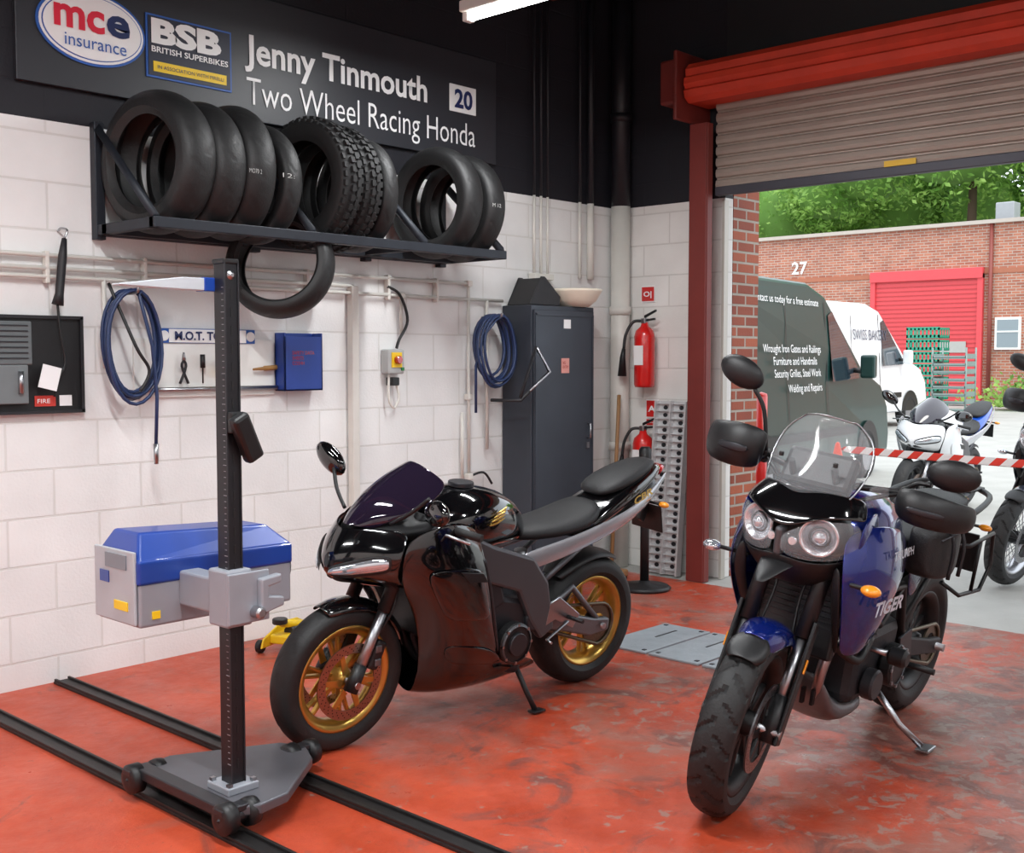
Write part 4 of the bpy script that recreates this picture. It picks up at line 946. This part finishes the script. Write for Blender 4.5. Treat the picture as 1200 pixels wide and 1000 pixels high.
# ------------------------------------------------------------------ vans
def van(name,loc,rotz,H,paint,lines,letter_paint=WT):
    P=E(name,loc,(0,0,rotz)); W=1.94
    pr=[(0,.32),(-.02,.6),(0,H-.12),(.12,H),(2.3,H),(2.85,H-.13),(3.95,1.42),(4.7,1.18),(4.95,.90),(5.02,.55),(4.98,.32)]
    yh=lambda z:W/2-max(0,z-1.1)*.10
    n=len(pr); v=[(x,yh(z),z) for x,z in pr]+[(x,-yh(z),z) for x,z in pr]
    f=[tuple(range(n)),tuple(range(n,2*n))]+[(i,(i+1)%n,(i+1)%n+n,i+n) for i in range(n)]
    bev(mesh('body',v,f,paint,P),.05,3)
    GL=glassy('van_glass',c(40,52,62))
    for s in (1,-1):
        def side(nm,pts,mat,o=.012):
            mesh(nm,[(x,s*(yh(z)+o),z) for x,z in pts],[tuple(range(len(pts)))],mat,P)
        side('door_window',[(2.85,1.25),(2.85,H-.35),(3.0,H-.3),(3.75,1.42),(3.8,1.28)],GL)
        side('rub_strip',[(.9,.62),(.9,.72),(3.7,.72),(3.7,.62)],BLK)
        side('door_seam',[(2.75,.45),(2.77,.45),(2.77,H-.2),(2.75,H-.2)],BLK)
        side('slide_seam',[(1.55,.45),(1.565,.45),(1.565,H-.25),(1.55,H-.25)],BLK)
        for x in (.85,4.15):
            pts=[(x+.41*math.cos(a),.34+.41*math.sin(a)) for a in [pi*k/16 for k in range(17)]]
            side('wheel_arch',pts,BLK,.008)
            tyre('van_tyre',.335,.21,.21,RUB,P,(x,s*(W/2-.09),.335),tread=None,seg=40)
            disc('wheel_trim',.215,.05,M('wheel_silver',c(150,150,155),.35,metal=.6),P,(x,s*(W/2-.02),.335),seg=24)
        tube('mirror_arm',[(3.62,s*.93,1.38),(3.65,s*1.08,1.36)],.03,BLK,P); box('door_mirror',(3.65,s*1.12,1.42),(.12,.18,.28),paint,P,b=.03)
        box('headlamp',(4.82,s*.68,.98),(.26,.30,.20),LENS,P,(0,.6,0),b=.04)
    mesh('windscreen',[(2.93,yh(H-.2)-.1,H-.155),(3.93,yh(1.5)-.1,1.455),(3.93,-yh(1.5)+.1,1.455),(2.93,-yh(H-.2)+.1,H-.155)],[(0,1,2,3)],GL,P).location=(.012,0,.012)
    box('front_bumper',(4.97,0,.45),(.14,1.8,.26),BLK,P,b=.04); box('rear_bumper',(-.03,0,.42),(.12,1.8,.18),BLK,P,b=.03)
    for (s_,x,z,w_,h_) in lines:
        text('van_lettering',s_,(x,-(yh(z)+.016),z),(1,0,0),(0,.10,.995),letter_paint,P,w=w_,h=h_)  # side lettering in plain, non-emissive paint
    return P
van('panel_van',(2.30,1.49,.03),math.radians(8),2.36,M('van_dark_green',c(16,54,50),.35,coat=.25),
    [('Contact us today for a free estimate',.66,2.10,1.88,.08),('Wrought Iron Gates and Railings',.85,1.58,1.65,.085),('Furniture and Handrails',1.1,1.45,1.25,.085),
     ('Security Grilles, Steel Work',1.1,1.32,1.35,.085),('Welding and Repairs',1.45,1.16,1.0,.085)])
van('panel_van',(11.6,5.5,.15),math.radians(1),2.45,M('van_white',c(236,238,240),.25,coat=1),[('SWISS BAKERY',1.6,1.75,1.5,.2)],M('van_grey_letter',c(80,84,100),.5))

# ------------------------------------------------------------------ far building
FBD=E('brick_industrial_unit',(24,0,.3))
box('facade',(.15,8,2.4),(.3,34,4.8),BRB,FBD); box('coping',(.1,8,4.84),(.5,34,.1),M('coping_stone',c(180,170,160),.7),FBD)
box('lintel_band',(-.01,8,3.55),(.03,34,.12),M('soldier_course',c(166,104,80),.8),FBD)
PK=M('faded_red_shutter',c(216,72,78),.5); PKF=M('red_frame',c(186,54,58),.5)
box('shutter_door',(-.03,7.8,1.7),(.06,2.9,3.4),PK,FBD); boxes('shutter_slats',[((-.07,7.8,.1+.12*i),(.02,2.85,.02)) for i in range(28)],PKF,FBD)
boxes('door_surround',[((-.06,6.30,1.75),(.12,.14,3.5)),((-.06,9.30,1.75),(.12,.14,3.5)),((-.08,7.8,3.52),(.16,3.14,.28))],PK,FBD)
box('door_notice',(-.09,7.0,1.55),(.02,.7,.3),M('notice_grey',c(170,170,165),.5),FBD)
box('office_window_frame',(-.03,5.58,1.9),(.06,.66,.85),WHITE,FBD); box('office_window_glass',(-.065,5.58,1.9),(.01,.54,.72),glassy('window_glass',c(120,134,140)),FBD)
box('office_window_bar',(-.075,5.58,1.95),(.02,.56,.04),WHITE,FBD)
box('office_window_frame',(-.03,1.5,1.9),(.06,1.6,.85),WHITE,FBD); box('office_window_glass',(-.065,1.5,1.9),(.01,1.46,.72),glassy('window_glass_b',c(120,134,140)),FBD)
text('unit_number','27',(-.0,11.9,3.75),(0,-1,0),Z,WT,FBD,w=.5,h=.35,bold=.02,off=.03)
tube('drain_pipe',[(-.06,6.05,0),(-.06,6.05,4.8)],.05,M('brown_pipe',c(130,62,54),.5),FBD)
box('roof_vent',(1.5,6.2,5.2),(.5,.5,.6),M('vent_grey',c(160,164,168),.5),FBD,b=.03)

GR=M('green_crate',c(38,150,120),.5)
CR=E('crate_stack',(19.9,6.0,.27))
for k in range(7):
    z=k*.29
    boxes('crate_%d'%k,[((0,0,z+.02),(.58,.8,.02)),((0,.39,z+.05),(.6,.02,.06)),((0,-.39,z+.05),(.6,.02,.06)),((0,.39,z+.24),(.6,.02,.04)),((0,-.39,z+.24),(.6,.02,.04)),
      ((-.29,0,z+.05),(.02,.8,.08)),((-.29,0,z+.24),(.02,.8,.07)),((.29,0,z+.05),(.02,.8,.06)),((.29,0,z+.24),(.02,.8,.05))]
      +[((-.29,-.38+.095*i,z+.14),(.02,.04,.22)) for i in range(9)]+[((-.28+.14*i,s*.39,z+.14),(.02,.02,.22)) for i in range(5) for s in (-1,1)],GR,CR)
RC=E('pallet_trolley_stack',(19.0,5.0,.24))
GG=M('grey_green_plastic',c(128,146,142),.5)
for k in range(8): boxes('tray_%d'%k,[((0,0,.12+k*.17),(.6,.75,.03)),((0,.37,.17+k*.17),(.6,.02,.10)),((0,-.37,.17+k*.17),(.6,.02,.10)),((-.29,0,.15+k*.17),(.02,.75,.05))],GG,RC)
for sx in (-.28,.28):
    for sy in (-.38,.38): tube('upright',[(sx,sy,0),(sx,sy,1.55)],.02,GG,RC,6)
OR=M('cone_orange',c(235,70,30),.5)
CN=E('tape_barrier',(0,0,0))
for (x,y) in ((.75,-1.42),(.75,-4.55)):
    tube('barrier_pole',[(x,y,.03),(x,y,.82)],.022,OR,CN); box('pole_base',(x,y,.03),(.3,.3,.06),BLK,CN,b=.02)
    lathe('cone_top',[(.06,0),(.055,.01),(.015,.18),(0,.19)],OR,CN,(x,y,.76),axis='Z',seg=20)
tp=bpy.data.materials.new('striped_tape'); tp.use_nodes=True; N=tp.node_tree.nodes; L=tp.node_tree.links
tc=N.new('ShaderNodeTexCoord'); sx=N.new('ShaderNodeSeparateXYZ'); L.new(tc.outputs['Object'],sx.inputs[0])
ma=N.new('ShaderNodeMath'); ma.operation='ADD'; L.new(sx.outputs[1],ma.inputs[0]); L.new(sx.outputs[2],ma.inputs[1])
fr=N.new('ShaderNodeMath'); fr.operation='MULTIPLY'; fr.inputs[1].default_value=7; L.new(ma.outputs[0],fr.inputs[0])
f2=N.new('ShaderNodeMath'); f2.operation='FRACT'; L.new(fr.outputs[0],f2.inputs[0])
g=N.new('ShaderNodeMath'); g.operation='GREATER_THAN'; g.inputs[1].default_value=.5; L.new(f2.outputs[0],g.inputs[0])
mxx=N.new('ShaderNodeMix'); mxx.data_type='RGBA'; mxx.inputs[6].default_value=c(225,60,45); mxx.inputs[7].default_value=c(240,240,240)
L.new(g.outputs[0],mxx.inputs[0]); L.new(mxx.outputs[2],N['Principled BSDF'].inputs['Base Color'])
rows=[[(.75+.01*math.sin(i),-1.42-3.13*i/12,.90-.03*math.sin(pi*i/12)+dz) for i in range(13)] for dz in (.03,-.03)]
grid('striped_tape',rows,tp,CN,t=.002,s=1)
RP=E('red_bollard',(1.1,-.585,.0)); tube('post',[(0,0,0),(0,0,1.25)],.05,EXR,RP,16); lathe('cap',[(.05,0),(.045,.02),(0,.035)],EXR,RP,(0,0,1.25),axis='Z',seg=16)

# ------------------------------------------------------------------ trees
def leaf_mat():
    m=bpy.data.materials.new('leaf_green'); m.use_nodes=True; N=m.node_tree.nodes; L=m.node_tree.links; b=N['Principled BSDF']
    tc=N.new('ShaderNodeTexCoord'); nz=N.new('ShaderNodeTexNoise'); nz.inputs['Scale'].default_value=.9; nz.inputs['Detail'].default_value=8; L.new(tc.outputs['Object'],nz.inputs['Vector'])
    cr=N.new('ShaderNodeValToRGB'); L.new(nz.outputs['Fac'],cr.inputs[0]); cr.color_ramp.elements[0].position=.35; cr.color_ramp.elements[1].position=.65
    cr.color_ramp.elements[0].color=c(104,150,62); cr.color_ramp.elements[1].color=c(176,212,112)
    L.new(cr.outputs[0],b.inputs['Base Color']); b.inputs['Roughness'].default_value=.6
    tl=N.new('ShaderNodeBsdfTranslucent'); L.new(cr.outputs[0],tl.inputs['Color'])
    ms=N.new('ShaderNodeMixShader'); ms.inputs[0].default_value=.45; L.new(b.outputs[0],ms.inputs[1]); L.new(tl.outputs[0],ms.inputs[2])
    L.new(ms.outputs[0],N['Material Output'].inputs['Surface'])
    return m
LF=leaf_mat(); r=random.Random(3)
blobs=[]
for i in range(46):
    y=-4+i*.85+r.uniform(-.5,.5); blobs.append((31+r.uniform(-2,4),y,5.6+r.uniform(-1.5,4.4),r.uniform(1.7,2.7)))
v=[];f=[]
for (bx,by,bz,br_) in blobs:
    for _ in range(1600):
        d=Vector((r.gauss(0,1),r.gauss(0,1),r.gauss(0,1))).normalized()
        rad=br_*(.78+.26*r.random()+.25*noise.noise(d*2.5+Vector((bx,by,bz))))
        p=Vector((bx,by,bz))+d*rad
        a=Vector((r.gauss(0,1),r.gauss(0,1),r.gauss(0,1))).normalized(); b_=a.orthogonal().normalized()
        s=r.uniform(.07,.14); n=len(v)
        v+=[p-a*s,p+b_*s*.6,p+a*s,p-b_*s*.6]; f.append((n,n+1,n+2,n+3))
TR=E('tree_row')
me=bpy.data.meshes.new('foliage'); me.from_pydata([tuple(q) for q in v],[],f); me.materials.append(LF)
fo=bpy.data.objects.new('foliage',me); COL.objects.link(fo); fo.parent=TR
DK=M('inner_foliage',c(104,146,66),.8,var=.35,vs=2)
for i,(bx,by,bz,br_) in enumerate(blobs): ell('foliage_core',(bx+.3,by,bz),(br_*.78,br_*.78,br_*.78),DK,TR,seg=14)
BK=M('bark',c(80,64,50),.9)
for i in range(0,46,5):
    bx,by,bz,br_=blobs[i]; tube('trunk',[(bx,by,.3),(bx+.1,by+.1,bz*.6),(bx,by,bz)],[.22,.16,.08],BK,TR)
v=[];f=[]
for _ in range(2500):
    p=Vector((22.6+r.gauss(0,.3),3.9+r.gauss(0,.8),.35+min(1.0,abs(r.gauss(0,.3))))); a=Vector((r.gauss(0,1),r.gauss(0,1),r.gauss(0,1))).normalized(); b_=a.orthogonal().normalized(); s=.07; n=len(v)
    v+=[p-a*s,p+b_*s,p+a*s,p-b_*s]; f.append((n,n+1,n+2,n+3))
mesh('bush',v,f,LF)

# ------------------------------------------------------------------ camera
cam=bpy.data.cameras.new('camera'); co=bpy.data.objects.new('camera',cam); COL.objects.link(co)
co.location=(-6.86,-5.27,1.55)
fw=Vector((.7337*.9982,.6794*.9982,-.0597))
co.rotation_euler=fw.to_track_quat('-Z','Y').to_euler()
cam.sensor_width=36; cam.lens=1338/1200*36; cam.clip_end=300
S.camera=co
